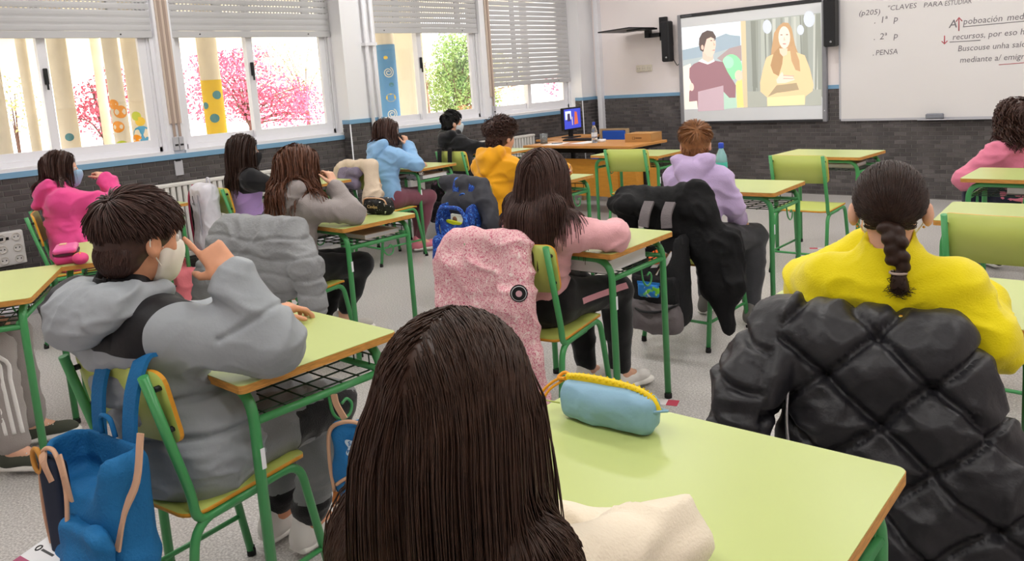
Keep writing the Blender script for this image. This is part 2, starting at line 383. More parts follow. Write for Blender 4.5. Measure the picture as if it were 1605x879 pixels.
# shutter strap channels on the posts
for y, w, lab in ((3.046, .10, 'beige shutter strap channel between the two left windows'), (6.85, .07, 'beige shutter strap channel beside the mostly lowered shutter')):
    t = empty('strap_channel', (-6.62, y, 0), 0, lab, 'strap channel', 'shutter strap channels')
    Mb = mat('beige_channel', '#cdbcae', .5)
    MB().box((-.012, -w/2, 1.3), (.006, w/2, HEAD)).build('channel', Mb, t)
    for s in ((-.022, .022) if w > .08 else (0,)):
        MB().box((.006, s-.011, 1.14), (.011, s+.011, HEAD)).build('strap', mat('taupe_strap', '#a8958a', .8), t)
        b = MB().box((-.012, s-.02, 1.075), (.022, s+.02, 1.19), bev=.004).build('strap_box', M_alug, t)
        MB().box((.021, s-.014, 1.115), (.0235, s+.014, 1.13)).build('strap_slot', M_black, b)
# ---------------------------------------------------------------- ceiling lamps (above the frame; they light the room)
M_tube = mat('fluorescent_tube', '#fff6ee', .5, emit=4)
def lamp(x, y, lab):
    t = empty('ceiling_lamp', (x, y, CEIL-.09), 0, lab, 'ceiling lamp', 'fluorescent ceiling lamps')
    MB().box((-.6, -.09, .05), (.6, .09, .09), bev=.005).build('housing', M_alu, t)
    for s in (-.045, .045): MB().tube([(-.57, s, .03), (.57, s, .03)], .013, 10).build('tube', M_tube, t)
    ld = bpy.data.lights.new('lamp_light', 'AREA'); ld.shape = 'RECTANGLE'; ld.size = 1.2; ld.size_y = .2; ld.energy = LAMP_W; ld.color = (1, .98, .96)
    lo = bpy.data.objects.new('lamp_light', ld); col.objects.link(lo); lo.parent = t; lo.location = (0, 0, -.005)
for i, x in enumerate((-5.4, -3.4, -1.4, .6)):
    for j, y in enumerate((.4, 2.7, 5.0, 7.3)):
        lamp(x, y, 'fluorescent ceiling lamp, row %s from the front wall, %s from the windows' % (['fourth', 'third', 'second', 'first'][j], ['first', 'second', 'third', 'fourth'][i]))
# ================================================================ DESKS AND CHAIRS
DW, DD, DH = .70, .50, .76
def rounded_slab(mb, w, d, z0, z1, r=.02):
    P = rrect(w, d, r); mb.prism(P, z0, z1); return mb
def desk_proto():
    t = empty('school_desk'); 
    me = MB(); me.prism(rrect(DW, DD, .018), DH-.022, DH-.0015); link('top_board', me.mesh(), M_edge, t)
    me = MB(); me.prism(rrect(DW-.002, DD-.002, .018), DH-.0015, DH); link('top_laminate', me.mesh(), M_lam, t)
    zt = DH - .022 - .014
    for sy in (-1, 1):
        y = sy * .205
        pts = rounded([(-.315, y, .008), (-.315, y, zt), (.315, y, zt), (.315, y, .008)], .085, 7)
        MB().tube(pts, .0145, 10).build('leg_frame', M_green, t)
        for sx in (-1, 1):
            MB().lathe([(0, 0), (.017, 0), (.017, .02), (.0145, .022), (.0145, .03)], (sx*.315, y, 0), 10).build('foot', M_rubber, t)
    for sx in (-1, 1):
        MB().tube([(sx*.315, -.205, .645), (sx*.315, .205, .645)], .0115, 8).build('side_rail', M_green, t)
    MB().tube([(-.315, .19, .66), (.315, .19, .66)], .0105, 8).build('cross_rail', M_green, t)
    w = MB()
    for k in range(7): y = -.17 + .36*k/6; w.tube([(-.31, y, .655), (.31, y, .655)], .0028, 4, caps=False)
    for k in range(9): x = -.29 + .58*k/8; w.tube([(x, -.18, .652), (x, .185, .652), (x, .185, .70)], .0028, 4, caps=False)
    w.tube([(-.305, .185, .70), (.305, .185, .70)], .003, 4)
    w.build('wire_shelf', M_wire, t)
    for sx in (-1, 1):
        h = spline([(sx*.315, .02, .64), (sx*.32, .025, .585), (sx*.325, .045, .56), (sx*.325, .075, .565), (sx*.325, .085, .592), (sx*.325, .07, .612), (sx*.325, .052, .603)], 5)
        MB().tube(h, .0045, 6).build('bag_hook', M_green, t)
        MB().box((sx*.3295-.001, -.20-.006, .52), (sx*.3295+.001, -.20+.006, .575)).build('sticker', M_white, t)
    return t
desk0 = desk_proto(); _first_desk = True
def desk(x, y, rz, label):
    global _first_desk
    t = desk0 if _first_desk else copy_tree(desk0); _first_desk = False
    t.location = (x, y, 0); t.rotation_euler.z = rz
    return tag(t, label, 'desk', 'green school desks')
desk(-2.153, 1.146, .016, 'green topped desk with a blue case hanging from its hook')
desk(-.736, 1.095, .044, 'large green desk nearest the camera carrying the blue and yellow pencil case')
desk(-3.801, 2.635, .008, 'green topped desk carrying the black printed pencil case')
desk(-2.185, 2.725, .05, 'green topped desk on which the girl in pale pink rests her arm')
desk(-2.262, 4.342, .06, 'green topped desk with the water bottle in front of the boy in lilac')
desk(-2.374, 6.077, -.04, 'empty green desk by the front wall, beneath the screen')
desk(-4.02, 5.966, .05, 'empty green desk just in front of the teacher\'s desk')
desk(-5.69, 4.743, .04, 'green desk with books in its shelf where the girl in light blue leans')
desk(-.70, 2.474, .03, 'green desk in front of the pupil in the bright yellow sweater')
desk(-3.805, 4.318, .06, 'green desk carrying the orange printed pencil case')
desk(-3.856, .875, -.49, 'green desk cut by the left edge of the picture with a white bottle on it')
desk(-4.20, 1.57, -.42, 'green desk behind the grey jacket boy carrying the pink pencil case')
desk(-.64, 3.89, .09, 'green desk on the right with an empty chair tucked up to it')
desk(-.825, 5.145, .016, 'green desk cut by the right edge, behind the pupil with curly hair')
desk(-5.93, 2.34, .0, 'green desk by the radiator in front of the girl in hot pink')
desk(-5.75, 3.62, .03, 'green desk by the windows in front of the girl in lilac and black')
desk(-5.85, 6.02, .03, 'green desk in front of the boy in black, beside the teacher\'s desk')

CS = .455  # seat height
def chair_proto(tube, name='school_chair', dy=0):
    t = empty(name)
    # seat: saddle curved ply
    def seat(top):
        m = MB(); P = rrect(.38, .385, .05, 5); n = len(P)
        def z(x, y): return CS - .012*math.cos(y*6+.3)*(1-(x/.25)**2) + (.012 if y > .15 else 0)*((y-.15)/-.04) + (y+.0)*.02
        rings = [1, .75, .4]
        vs = []
        for off in (0, -.011):
            for k in rings: vs += [(x*k, y*k+.01, z(x*k, y*k)+off) for x, y in P]
        fs = []
        for k in range(2):
            for i in range(n): j = (i+1) % n; fs.append([k*n+i, k*n+j, (k+1)*n+j, (k+1)*n+i])
        fs.append([2*n+i for i in range(n)])
        tf = len(fs); o = 3*n
        for k in range(2):
            for i in range(n): j = (i+1) % n; fs.append([o+k*n+j, o+k*n+i, o+(k+1)*n+i, o+(k+1)*n+j])
        fs.append([o+2*n+i for i in range(n-1, -1, -1)])
        e0 = len(fs)
        for i in range(n): j = (i+1) % n; fs.append([o+i, o+j, j, i])
        m.add(vs, fs, True); m.mi = [0]*e0 + [1]*n; return m
    seat(0).build('seat', [M_lamb, M_edgeo], t)
    # backrest: curved board in front of the uprights, leaning back
    W, H = .40, .195; zc, yc, lean = .735, -.195, .17
    m = MB(); P = rrect(W, H, .035, 5); n = len(P); vs = []
    def bk(x, z, off): 
        yy = yc - z*lean - .02*(1-(x/(W/2))**2) + off
        return (x, yy, zc + z)
    xs = [-W/2 + v for v in (0, .003, .008, .015, .024, .035, .08, .13, .17)]; xs = xs + [-v for v in xs[::-1]]; nx = len(xs) - 1
    def cols(off):
        out = []
        for i in range(nx+1):
            x = xs[i]; d = max(0, abs(x) - (W/2-.035)); hh = H/2 - (.035 - math.sqrt(max(0, .035**2 - d*d)))
            out += [bk(x, -hh, off), bk(x, 0, off), bk(x, hh, off)]
        return out
    A = cols(0); B = cols(.011); vs = A + B; q = len(A); fs = []
    for i in range(nx):
        for k in range(2):
            a, b = i*3+k, (i+1)*3+k; fs.append([a+1, b+1, b, a]); fs.append([q+a, q+b, q+b+1, q+a+1])
    e0 = len(fs)
    for i in range(nx):
        a, b = i*3, (i+1)*3; fs.append([a, b, q+b, q+a]); fs.append([q+a+2, q+b+2, b+2, a+2])
    for k in range(2):
        fs.append([q+k, q+k+1, k+1, k]); a = nx*3+k; fs.append([a, a+1, q+a+1, q+a])
    m.add(vs, fs, True); m.mi = [0]*e0 + [1]*(len(fs)-e0); m.sm = [True]*e0 + [False]*(len(fs)-e0)
    m.build('backrest', [M_lamb, M_edgeo], t)
    for s in (-1, 1):
        x = s*.182
        up = rounded([(x, -.245, .83), (x, -.165, CS+.04), (x, -.16, CS-.035), (x, .03, CS-.03)], .055, 5)
        MB().tube(up, .0125, 10).build('upright', tube, t)
        u = rounded([(x+s*.012, -.245, .008), (x, -.165, CS-.035), (x, .165, CS-.02), (x+s*.012, .235, .008)], .06, 6)
        MB().tube(u, .0125, 10).build('leg_frame', tube, t)
        MB().tube([(x+s*.008, -.226, .15), (x+s*.008, .217, .15)], .008, 8).build('side_stretcher', tube, t)
        for yy in (-.245, .235): MB().lathe([(0, 0), (.0145, 0), (.0145, .018), (.0125, .02), (.0125, .03)], (x+s*.012, yy, 0), 10).build('foot', M_rubber, t)
        for zz in (.68, .79): MB().tube([(x, -.215-(zz-.735)*.22+.004, zz), (x, -.195-(zz-.735)*.17, zz)], .008, 6).build('spacer', M_black, t)
    MB().tube([(-.19, -.226, .15), (.19, -.226, .15)], .008, 8).build('rear_stretcher', tube, t)
    MB().tube([(-.182, .12, CS-.032), (.182, .12, CS-.032)], .008, 8).build('seat_rail', tube, t)
    return t
chair0 = chair_proto(M_green); _first_chair = True
def chair(x, y, rz, label, z=0):
    global _first_chair
    t = chair0 if _first_chair else copy_tree(chair0); _first_chair = False
    t.location = (x, y, z); t.rotation_euler.z = rz
    return tag(t, label, 'chair', 'green school chairs')
CH = dict(P1=(-2.10, .93, .14), P2=(-.74, .60, .0), P3=(-.70, 2.20, .0), P4=(-2.16, 2.44, .18), P5=(-2.22, 3.80, .03), P6=(-3.76, 3.80, .05),
          P7=(-5.72, 5.50, .0), P8=(-5.50, 4.28, -.05), P9=(-3.75, 2.26, .18), P10=(-5.62, 3.05, -.1), P11=(-5.62, 1.84, -.35), P12=(-1.02, 5.98, .9),
          P13=(-4.06, .58, -.49))
chair(*CH['P1'], 'green chair of the boy in the padded jacket, blue rucksack hung on it')
chair(*CH['P2'], 'green chair hidden beneath the long haired girl nearest the camera')
chair(*CH['P3'], 'green chair buried under the large black quilted coat')
chair(*CH['P4'], 'green chair with the pink speckled coat hung on its back')
chair(*CH['P5'], 'green chair with the long black coat and open rucksack hung on it')
chair(*CH['P6'], 'green chair with the blue printed rucksack and dark jacket hung on it')
chair(*CH['P7'], 'green chair of the boy in black near the windows')
chair(*CH['P8'], 'green chair of the girl in light blue with the beige coat on it')
chair(*CH['P9'], 'green chair with the grey padded coat hung on its back')
chair(*CH['P10'], 'green chair with the white rucksack hung on its back')
chair(*CH['P11'], 'green chair of the girl in the hot pink hoodie, backrest bare')
chair(*CH['P12'], 'green chair of the curly haired pupil at the right edge')
chair(*CH['P13'], 'green chair at the left edge of the picture under grey striped trousers')
chair(-2.27, 5.50, .02, 'empty green chair standing free in the middle before the screen')
chair(-3.92, 5.80, .15, 'empty green chair in front of the teacher\'s desk')
chair(-.68, 3.62, .0, 'empty green chair on the right, large backrest above the yellow sweater pupil\'s desk')
# ================================================================ OUTSIDE THE WINDOWS
M_conc = mat('outdoor_paving', '#e9e4da', .8, var=.06, vscale=2)
M_cream = mat('porch_cream', '#f4ecd8', .8)
M_col = mat('column_stone', '#e3d9c6', .8, var=.08, vscale=5)
o = MB().box((-70, -30, -.4), (-6.9, 60, -.2)).build('ground', M_conc); tag(o, kind='structure'); o['label'] = 'pale sunlit paving of the yard outside'
o = MB().box((-34, -8, 2.62), (-6.9, 9.4, 2.85)).build('porch_roof', M_cream); tag(o, kind='structure'); o['label'] = 'cream soffit of the porch outside'
MB().box((-34, 3.0, 2.55), (-6.9, 3.14, 2.62)).build('beam', M_cream, o)
def column(x, y, r, paint, z0, z1, spots, label, zt=2.62):
    t = empty('porch_column', (x, y, -.2), 0, label, 'column', 'porch columns')
    MB().lathe([(r, 0), (r, zt+.2)], n=28).build('shaft', M_col, t)
    if paint: MB().lathe([(r, z0+.2), (r+.003, z0+.2), (r+.003, z1+.2), (r, z1+.2)], n=28).build('painted_band', paint, t)
    for (ang, z, s, m) in spots:
        n = 14; vs = []; 
        for k in range(n):
            a = 2*PI*k/n; th = ang + s*math.cos(a)/r; vs.append(((r+.006)*math.cos(th), (r+.006)*math.sin(th), z+.2+s*math.sin(a)))
        th = ang; vs.append(((r+.008)*math.cos(th), (r+.008)*math.sin(th), z+.2))
        m_ = MB(); m_.add(vs, [[k, (k+1) % n, n] for k in range(n)]); m_.build('painted_spot', m, t)
    return t
P_y = mat('yellow_wall_paint', '#f5cf2e', .7); P_w = mat('white_wall_paint', '#f4ead8', .7); P_o = mat('orange_wall_paint', '#f29b1c', .7)
P_b = mat('blue_wall_paint', '#4aa5d8', .7); P_t = mat('teal_wall_paint', '#4b8b96', .7); P_b2 = mat('sky_blue_wall_paint', '#5a9ad0', .7); P_l = mat('lime_wall_paint', '#c7d43a', .7)
ca = -math.atan2(3.5, 8.5)
column(-9.0, 3.03, .09, P_w, .1, 1.49, [(ca, 1.2, .04, P_t), (ca-.2, .95, .05, P_o)], 'beige porch column with a small blue diamond, seen in the left window')
column(-8.6, 3.39, .075, P_w, .1, 1.52, [(ca+.2, 1.42, .065, P_o), (ca-.6, 1.5, .05, P_o), (ca-.4, 1.27, .06, P_o), (ca-.2, 1.06, .07, P_l), (ca+.5, 1.05, .06, P_y)], 'porch column painted with orange balls, seen in the left window')
column(-9.1, 3.80, .095, P_w, .1, 1.52, [(ca-.4, 1.36, .05, P_l), (ca-.05, 1.3, .05, P_y), (ca, 1.15, .10, P_b), (ca+.2, 1.0, .13, P_b), (ca-.7, 1.1, .06, P_o)], 'porch column painted with a blue wave, at the left window\'s right edge')
column(-9.0, 4.62, .112, P_y, -.2, 1.71, [(ca+.35, 1.535, .05, P_t), (ca-.15, 1.27, .052, P_t), (ca-.95, 1.42, .04, P_t), (ca+.2, 1.05, .05, P_l)], 'porch column painted yellow with blue dots, seen in the second window')
column(-14.0, 5.29, .075, None, 0, 0, [], 'distant cream porch column before the pink blossom, left window')
column(-8.5, 2.27, .09, None, 0, 0, [], 'shaded porch column at the far left edge of the picture')
column(-9.5, 2.86, .05, None, 0, 0, [], 'thin cream post beside the column at the far left edge')
column(-7.5, 6.02, .11, P_b2, .2, 1.98, [], 'porch column painted blue with white spirals, seen in the third window')
t = [x for x in bpy.data.objects if x.name.startswith('porch_column')][-1]
P_yw = mat('spiral_white_paint', '#e9ecdf', .7)
for z in (1.66, 1.18):
    sp = []
    for k in range(40):
        a = .5 + k/39*4.2*PI; rr = .012 + .05*k/39; th = -.55 + rr*math.cos(a)/.115; sp.append((.116*math.cos(th), .116*math.sin(th), z+.2+rr*math.sin(a)))
    MB().tube(sp, .006, 4).build('painted_spiral', P_yw, t)
for (th0, z, s, m) in ((-.5, 1.37, .06, P_y), (-.35, 1.52, .03, P_t), (-.7, 1.83, .025, P_y)):
    m_ = MB(); vs = [(.1145*math.cos(th0 + s*math.cos(2*PI*k/12)/.115), .1145*math.sin(th0 + s*math.cos(2*PI*k/12)/.115), z+.2+s*.8*math.sin(2*PI*k/12)) for k in range(12)]
    m_.add(vs, [list(range(12))]); m_.build('painted_spot', m, t)
MB().box((-.03, .10, .2), (.9, .28, 3.0)).build('side_wall', M_cream, empty('porch_wall', (-8.6, 6.5, -.2), 0, 'pale porch wall beside the blue painted column', 'wall'))
def leaf_cloud(rs, blobs, n, size, stretch=1):
    m = MB()
    V = []; F = []
    for (cx, cy, cz, rx, ry, rz) in blobs:
        k = int(n * (rx*ry*rz) ** (1/1.5))
        d = rs.normal(size=(k, 3)); d /= np.linalg.norm(d, axis=1)[:, None]; q = d * (rs.random(k) ** .45)[:, None] * np.array([rx, ry, rz]) + np.array([cx, cy, cz])
        a = rs.normal(size=(k, 3)); a /= np.linalg.norm(a, axis=1)[:, None]; b = np.cross(a, rs.normal(size=(k, 3))); b /= np.linalg.norm(b, axis=1)[:, None]
        s = size * (.6 + .8*rs.random(k))[:, None]
        for sa, sb in ((-1, 0), (0, -.5), (1, 0), (0, .5)): V.append(q + a*s*sa*stretch + b*s*sb)
        base = sum(x.shape[0] for x in V) - 4*k
        F.append(np.stack([base+np.arange(k), base+k+np.arange(k), base+2*k+np.arange(k), base+3*k+np.arange(k)], 1))
    return np.concatenate(V), np.concatenate(F)
def tree(x, y, zb, blobs, mt, n, size, label, seed, trunk_h=2.2, branches=7):
    rs = np.random.RandomState(seed); t = empty('tree', (x, y, -.2), 0, label, 'tree', 'trees in the yard')
    V, F = leaf_cloud(rs, blobs, n, size); me = bpy.data.meshes.new('foliage'); me.from_pydata(V.tolist(), [], F.tolist())
    tag(link('foliage', me, mt, t), kind='stuff')
    m = MB(); M_bark = mat('bark', '#6b4d44', .9)
    m.tube(spline([(0, 0, 0), (.05, .03, trunk_h*.4), (-.03, .05, trunk_h)], 4), .09, 7, r2=.05)
    for (cx, cy, cz, rx, ry, rz) in blobs:
        for k in range(branches):
            e = (cx + rs.uniform(-1, 1)*rx*.9, cy + rs.uniform(-1, 1)*ry*.9, cz + rs.uniform(-.6, .9)*rz)
            m.tube(spline([(0, 0, trunk_h*.45), ((e[0])*.4, e[1]*.4, trunk_h*.55 + (e[2]-trunk_h*.55)*.6), e], 4), .03, 4, r2=.008)
    m.build('trunk', M_bark, t); return t
M_pink = mat('pink_blossom', '#d0607f', .8, var=.3, vscale=.9); M_pale = mat('pale_leaf', '#cfcf9a', .8, var=.3, vscale=3)
M_leaf = mat('green_leaf', '#7f9a5a', .8, var=.45, vscale=2.2); M_dry = mat('rust_leaf', '#a87f55', .8, var=.3, vscale=2)
tree(-20, 11.2, 0, [(0, -.7, 1.9, 1.0, 1.2, .9), (.2, .6, 1.7, 1.0, 1.1, .9), (0, 1.6, 1.4, .8, .9, .7), (-.5, 0, 2.7, .8, 1.2, .6)], M_pink, 2400, .045, 'tree in pink blossom seen through the second window', 1)
tree(-20, 7.45, 0, [(0, 0, 1.7, .9, .6, .75), (.2, .3, 2.2, .7, .45, .5)], M_pink, 2400, .045, 'tree in pink blossom between the columns, left window', 2)
tree(-24, 15.6, 0, [(0, 0, 2.2, 1.4, 1.5, 1.1), (0, -1, 3.0, 1.2, 1.3, .8)], M_pale, 900, .05, 'pale leafy tree behind the blossom, second window', 3)
tree(-21, 5.95, 0, [(0, 0, 1.9, .9, .6, .8)], M_pale, 700, .04, 'bare pale shrub seen in the leftmost pane', 4, .5, 3)
tree(-12, 11.35, 0, [(0, -.35, 1.5, .5, .5, .7), (0, .25, 1.7, .6, .6, .8), (.1, 0, 2.3, .5, .5, .6), (0, .8, 1.3, .4, .4, .6)], M_leaf, 9000, .03, 'green tree seen through the third window', 5)
tree(-11.2, 10.55, 0, [(0, -.1, .9, .3, .35, .28), (0, .25, 1.0, .3, .3, .3)], M_dry, 6000, .025, 'rusty brown bush at the foot of the green tree', 6, .5, 3)
tree(-10.5, 9.15, 0, [(0, 0, 1.35, .18, .14, .55), (0, .05, 1.9, .15, .1, .3)], M_leaf, 5000, .02, 'slim sapling beside the pale wall, third window', 7)
tree(-16, 15.2, 0, [(0, 0, 1.9, .9, 1.5, 1.0), (0, 1.6, 1.8, .8, 1.2, .9)], M_pale, 1600, .05, 'pale yellow tree filling the gap behind the green tree', 9)
tree(-13, 16.5, 0, [(0, 0, 1.5, 1.0, .9, .35), (0, .4, 1.6, .6, .6, .3)], M_pink, 1500, .04, 'low pink bush seen under the lowered shutter', 8)
# ================================================================ FRONT WALL
def wall_box(name, x0, x1, z0, z1, d, m, label, cat):
    t = empty(name, ((x0+x1)/2, YF, z0), 0, label, cat); return t
bx0, bx1, bz0, bz1 = -5.172, -3.372, .808, 2.118
t = empty('interactive_board', ((bx0+bx1)/2, YF, bz0), 0, 'grey framed interactive screen showing two people in a video', 'screen'); BW, BH = bx1-bx0, bz1-bz0
M_fr = mat('board_grey_frame', '#8a8a8f', .4); M_frd = mat('board_dark_frame', '#2c2c2f', .45)
MB().box((-BW/2+.02, -.05, .02), (BW/2-.02, -.012, BH-.02)).build('panel', mat('board_surface', '#eceff2', .35), t)
for s in (-1, 1): MB().box((s*BW/2-(.045 if s > 0 else 0), -.062, 0), (s*BW/2+(.045 if s < 0 else 0), -.012, BH), bev=.004).build('side_frame', M_fr, t)
MB().box((-BW/2+.04, -.062, BH-.04), (BW/2-.04, -.012, BH), bev=.004).build('top_frame', M_frd, t)
MB().box((-BW/2+.04, -.062, 0), (BW/2-.04, -.012, .028), bev=.004).build('bottom_frame', M_frd, t)
MB().box((-BW/2+.06, -.0635, BH-.03), (-BW/2+.2, -.062, BH-.012)).build('maker_mark', mat('mark_grey', '#55565a', .5), t)
MB().lathe([(0, 0), (.006, 0), (.006, .002)], (BW/2-.022, -.063, .12), 8, Matrix.Rotation(PI/2, 4, 'X')).build('power_light', M_white, t)
# the projected still: flat coloured shapes on the board
def pmap(x, y):
    u = (x-132)/953; top = 195-105*u; bot = 715-20*u; v = 1-(y-top)/(bot-top); return (-5.118+u*1.688-(bx0+bx1)/2, .985+v*.98-bz0)
pic = MB(); pmats = []
def pcol(hexc, e=.5):
    hexc = '#' + ''.join('%02x' % int(int(hexc[i:i+2], 16)*.80 + 255*.20*.93) for i in (1, 3, 5))
    m = mat('still_'+hexc[1:], hexc, .6, emit=e)
    if m not in pmats: pmats.append(m)
    pic.cm = pmats.index(m)
layer = [0]
def poly(pts, hexc):
    layer[0] += 1; pcol(hexc); y = -.0502 - layer[0]*.00004
    q = [pmap(*p) for p in pts]; pic.add([(a, y, b) for a, b in q], [list(range(len(q)))])
def blob(cx, cy, rx, ry, hexc, n=18, a0=0, a1=2*PI): poly([(cx+rx*math.cos(a0+(a1-a0)*k/n), cy+ry*math.sin(a0+(a1-a0)*k/n)) for k in range(n)], hexc)
poly([(132, 195), (565, 147), (565, 706), (132, 715)], '#dfe6ec')
poly([(132, 335), (250, 312), (380, 255), (460, 225), (490, 235), (560, 240), (560, 420), (132, 440)], '#8ea3b0')
poly([(132, 400), (260, 380), (560, 300), (560, 560), (132, 560)], '#a5b2b4')
poly([(390, 385), (480, 320), (565, 300), (565, 400), (450, 420)], '#a08a88')
poly([(132, 440), (190, 420), (210, 560), (240, 706), (132, 715)], '#ece6d4')
blob(495, 440, 72, 82, '#7fe29a'); blob(470, 410, 40, 40, '#9df0b6')
poly([(430, 560), (530, 545), (530, 706), (430, 715)], '#a9cdb6')
poly([(520, 545), (565, 480), (572, 704), (525, 706)], '#f1d574'); blob(543, 495, 28, 34, '#ecc7ae')
poly([(180, 450), (215, 422), (262, 405), (370, 400), (432, 408), (462, 470), (520, 560), (515, 640), (470, 640), (430, 600), (430, 720), (235, 728), (230, 660), (168, 665), (172, 600), (200, 560), (176, 510)], '#8a5a63')
poly([(240, 600), (430, 560), (430, 720), (235, 728)], '#b99aa4')
blob(192, 570, 18, 26, '#ecd2c2')
poly([(250, 405), (285, 385), (365, 388), (372, 405), (320, 425)], '#f2ecea'); poly([(285, 340), (360, 345), (362, 395), (322, 412), (283, 392)], '#e3bda8')
poly([(268, 300), (300, 250), (350, 240), (384, 275), (384, 300), (374, 345), (352, 378), (318, 372), (290, 345), (275, 330)], '#e9c6b2')
poly([(258, 300), (262, 260), (285, 225), (325, 207), (365, 213), (386, 245), (384, 265), (350, 250), (318, 262), (302, 305), (290, 345), (268, 335)], '#43342f')
blob(352, 272, 7, 3, '#4a3a33'); blob(375, 268, 6, 3, '#4a3a33'); poly([(366, 280), (382, 300), (368, 306)], '#d9a98f'); poly([(352, 335), (376, 328), (374, 336)], '#b27565'); blob(284, 316, 10, 16, '#e3b8a4')
poly([(565, 146), (600, 143), (600, 704), (572, 706)], '#cdb98e')
poly([(600, 143), (1085, 90), (1085, 695), (600, 704)], '#8f938b')
rs = np.random.RandomState(3)
for k in range(26):
    x = 605 + rs.random()*470; w = 6 + rs.random()*22; top = 200 - 105*(x-132)/953; poly([(x, top), (x+w, top-2), (x+w+rs.uniform(-15, 15), 560+rs.random()*120), (x+rs.uniform(-15, 15), 560+rs.random()*120)], ['#a3a79c', '#7d8176', '#b4b6ac', '#6f7369'][k % 4])
for (x, y, r) in ((745, 180, 30), (1015, 130, 35), (960, 200, 22)): blob(x, y, r, r*1.5, '#c3cbd4')
poly([(600, 600), (1085, 590), (1085, 695), (600, 704)], '#9a9c90')
poly([(820, 175), (850, 152), (885, 155), (905, 190), (925, 300), (960, 400), (955, 470), (900, 480), (780, 480), (760, 440), (770, 330), (790, 220)], '#b58a5a')
poly([(760, 365), (830, 340), (905, 335), (985, 365), (1015, 450), (1038, 560), (1030, 600), (985, 635), (980, 690), (735, 697), (735, 640), (690, 600), (690, 540), (712, 450), (735, 380)], '#dcbf8a')
poly([(735, 640), (980, 625), (980, 690), (735, 697)], '#e8d79a')
poly([(800, 560), (930, 545), (945, 590), (880, 600), (800, 610), (740, 635)], '#a08864')
poly([(785, 350), (830, 300), (850, 330), (840, 420), (815, 500), (780, 480), (762, 430)], '#a87b4c'); poly([(890, 310), (915, 300), (950, 400), (955, 470), (925, 460), (900, 400)], '#b98c5c')
poly([(822, 320), (876, 318), (872, 360), (845, 372), (826, 350)], '#e6c3a8')
blob(856, 248, 38, 72, '#f0d3c0'); blob(838, 232, 8, 3, '#5c4536'); blob(874, 230, 8, 3, '#5c4536'); blob(856, 290, 12, 4, '#b5756a'); poly([(855, 240), (864, 268), (850, 270)], '#dcb49e')
poly([(798, 525), (838, 470), (850, 500), (905, 500), (920, 525), (860, 545), (805, 548)], '#efcfbc'); poly([(845, 492), (915, 497), (915, 503), (845, 500)], '#d1a58f'); poly([(845, 512), (912, 515), (912, 520), (845, 518)], '#d1a58f')
o = pic.build('projected_still', pmats, t)
def speaker(x0, x1, z0, z1, y0, lab):
    t = empty('wall_speaker', ((x0+x1)/2, YF, z0), 0, lab, 'speaker', 'speakers beside the screen'); w = (x1-x0)/2; h = z1-z0
    b = MB().box((-w, -.17, 0), (w, -.05, h), bev=.012).build('cabinet', M_black, t)
    MB().box((-w+.012, -.176, .09), (w-.012, -.168, h-.014)).build('grille', mat('speaker_grille', '#242427', .8, bump=.6, bscale=300), t)
    MB().lathe([(0, 0), (.012, 0), (.010, .012), (0, .012)], (w*.3, -.172, .05), 10, Matrix.Rotation(PI/2, 4, 'X')).build('knob', M_steel, t)
    MB().box((-.02, -.05, h*.4), (.02, 0, h*.6)).build('bracket', M_black, t)
    return t
s1 = speaker(-5.345, -5.235, 1.575, 2.06, 8.6, 'black wall speaker to the left of the interactive screen')
speaker(-3.36, -3.235, 1.60, 2.095, 8.6, 'black wall speaker between the interactive screen and the whiteboard')
MB().tube(spline([(.05, -.06, .02), (.09, -.05, -.05), (.13, -.05, -.03), (.16, -.05, -.12)], 6), .005, 5).build('cable', M_rubber, s1)
# bracket arm for a projector / television
t = empty('wall_mount', (-5.38, YF, 1.65), 0, 'black swivel wall bracket with a flat arm and plate', 'wall bracket')
MB().box((-.05, -.06, .19), (.045, -.005, .47), bev=.004).build('wall_plate', M_black, t)
MB().box((-.03, -.05, .0), (.03, -.01, .185), bev=.004).build('lower_plate', M_black, t)
for s in (-.022, .022): MB().box((s-.006, -.04, -.025), (s+.006, -.02, .0)).build('prong', M_black, t)
MB().box((-.22, -.10, .235), (-.03, -.05, .285)).box((-.22, -.13, .235), (-.16, -.05, .345)).build('arm', M_black, t)
MB().box((-.56, -.62, .345), (-.10, -.06, .36), Matrix.Rotation(R_(-2), 4, 'Y')).box((-.30, -.40, .325), (-.05, -.1, .345)).box((.03, -.05, .33), (.09, -.03, .345)).build('top_plate', M_black, t)
def socket(name, loc, rz, n, cols_, w, h, m, label, cat='socket', slots=False):
    t = empty(name, loc, rz, label, cat, 'wall sockets'); rows = max(1, math.ceil(n/cols_))
    MB().box((-w/2, -.02, -h/2), (w/2, 0, h/2), bev=.006).build('cover', m, t)
    for i in range(n):
        cx = -w/2 + w*((i % cols_)+.5)/cols_; cz = h/2 - h*((i//cols_)+.5)/rows; r = min(w/cols_, h/rows)*.36
        b = MB().lathe([(r, 0), (r, .004), (r*.86, .004), (r*.8, -.002), (0, -.002)], (cx, -.021, cz), 16, Matrix.Rotation(PI/2, 4, 'X')).build('outlet', mat('socket_well', '#cfc9c0', .5), t)
        for s in (-1, 1): MB().lathe([(0, 0), (r*.16, 0), (r*.16, .002), (0, .002)], (cx+s*r*.4, -.0195, cz), 6, Matrix.Rotation(PI/2, 4, 'X')).build('hole', M_black, b)
    return t
M_sock = mat('socket_cream', '#e4dccb', .45)
socket('wall_socket', (-5.705, YF, 1.517), 0, 3, 3, .235, .085, M_sock, 'cream triple socket on the white front wall')
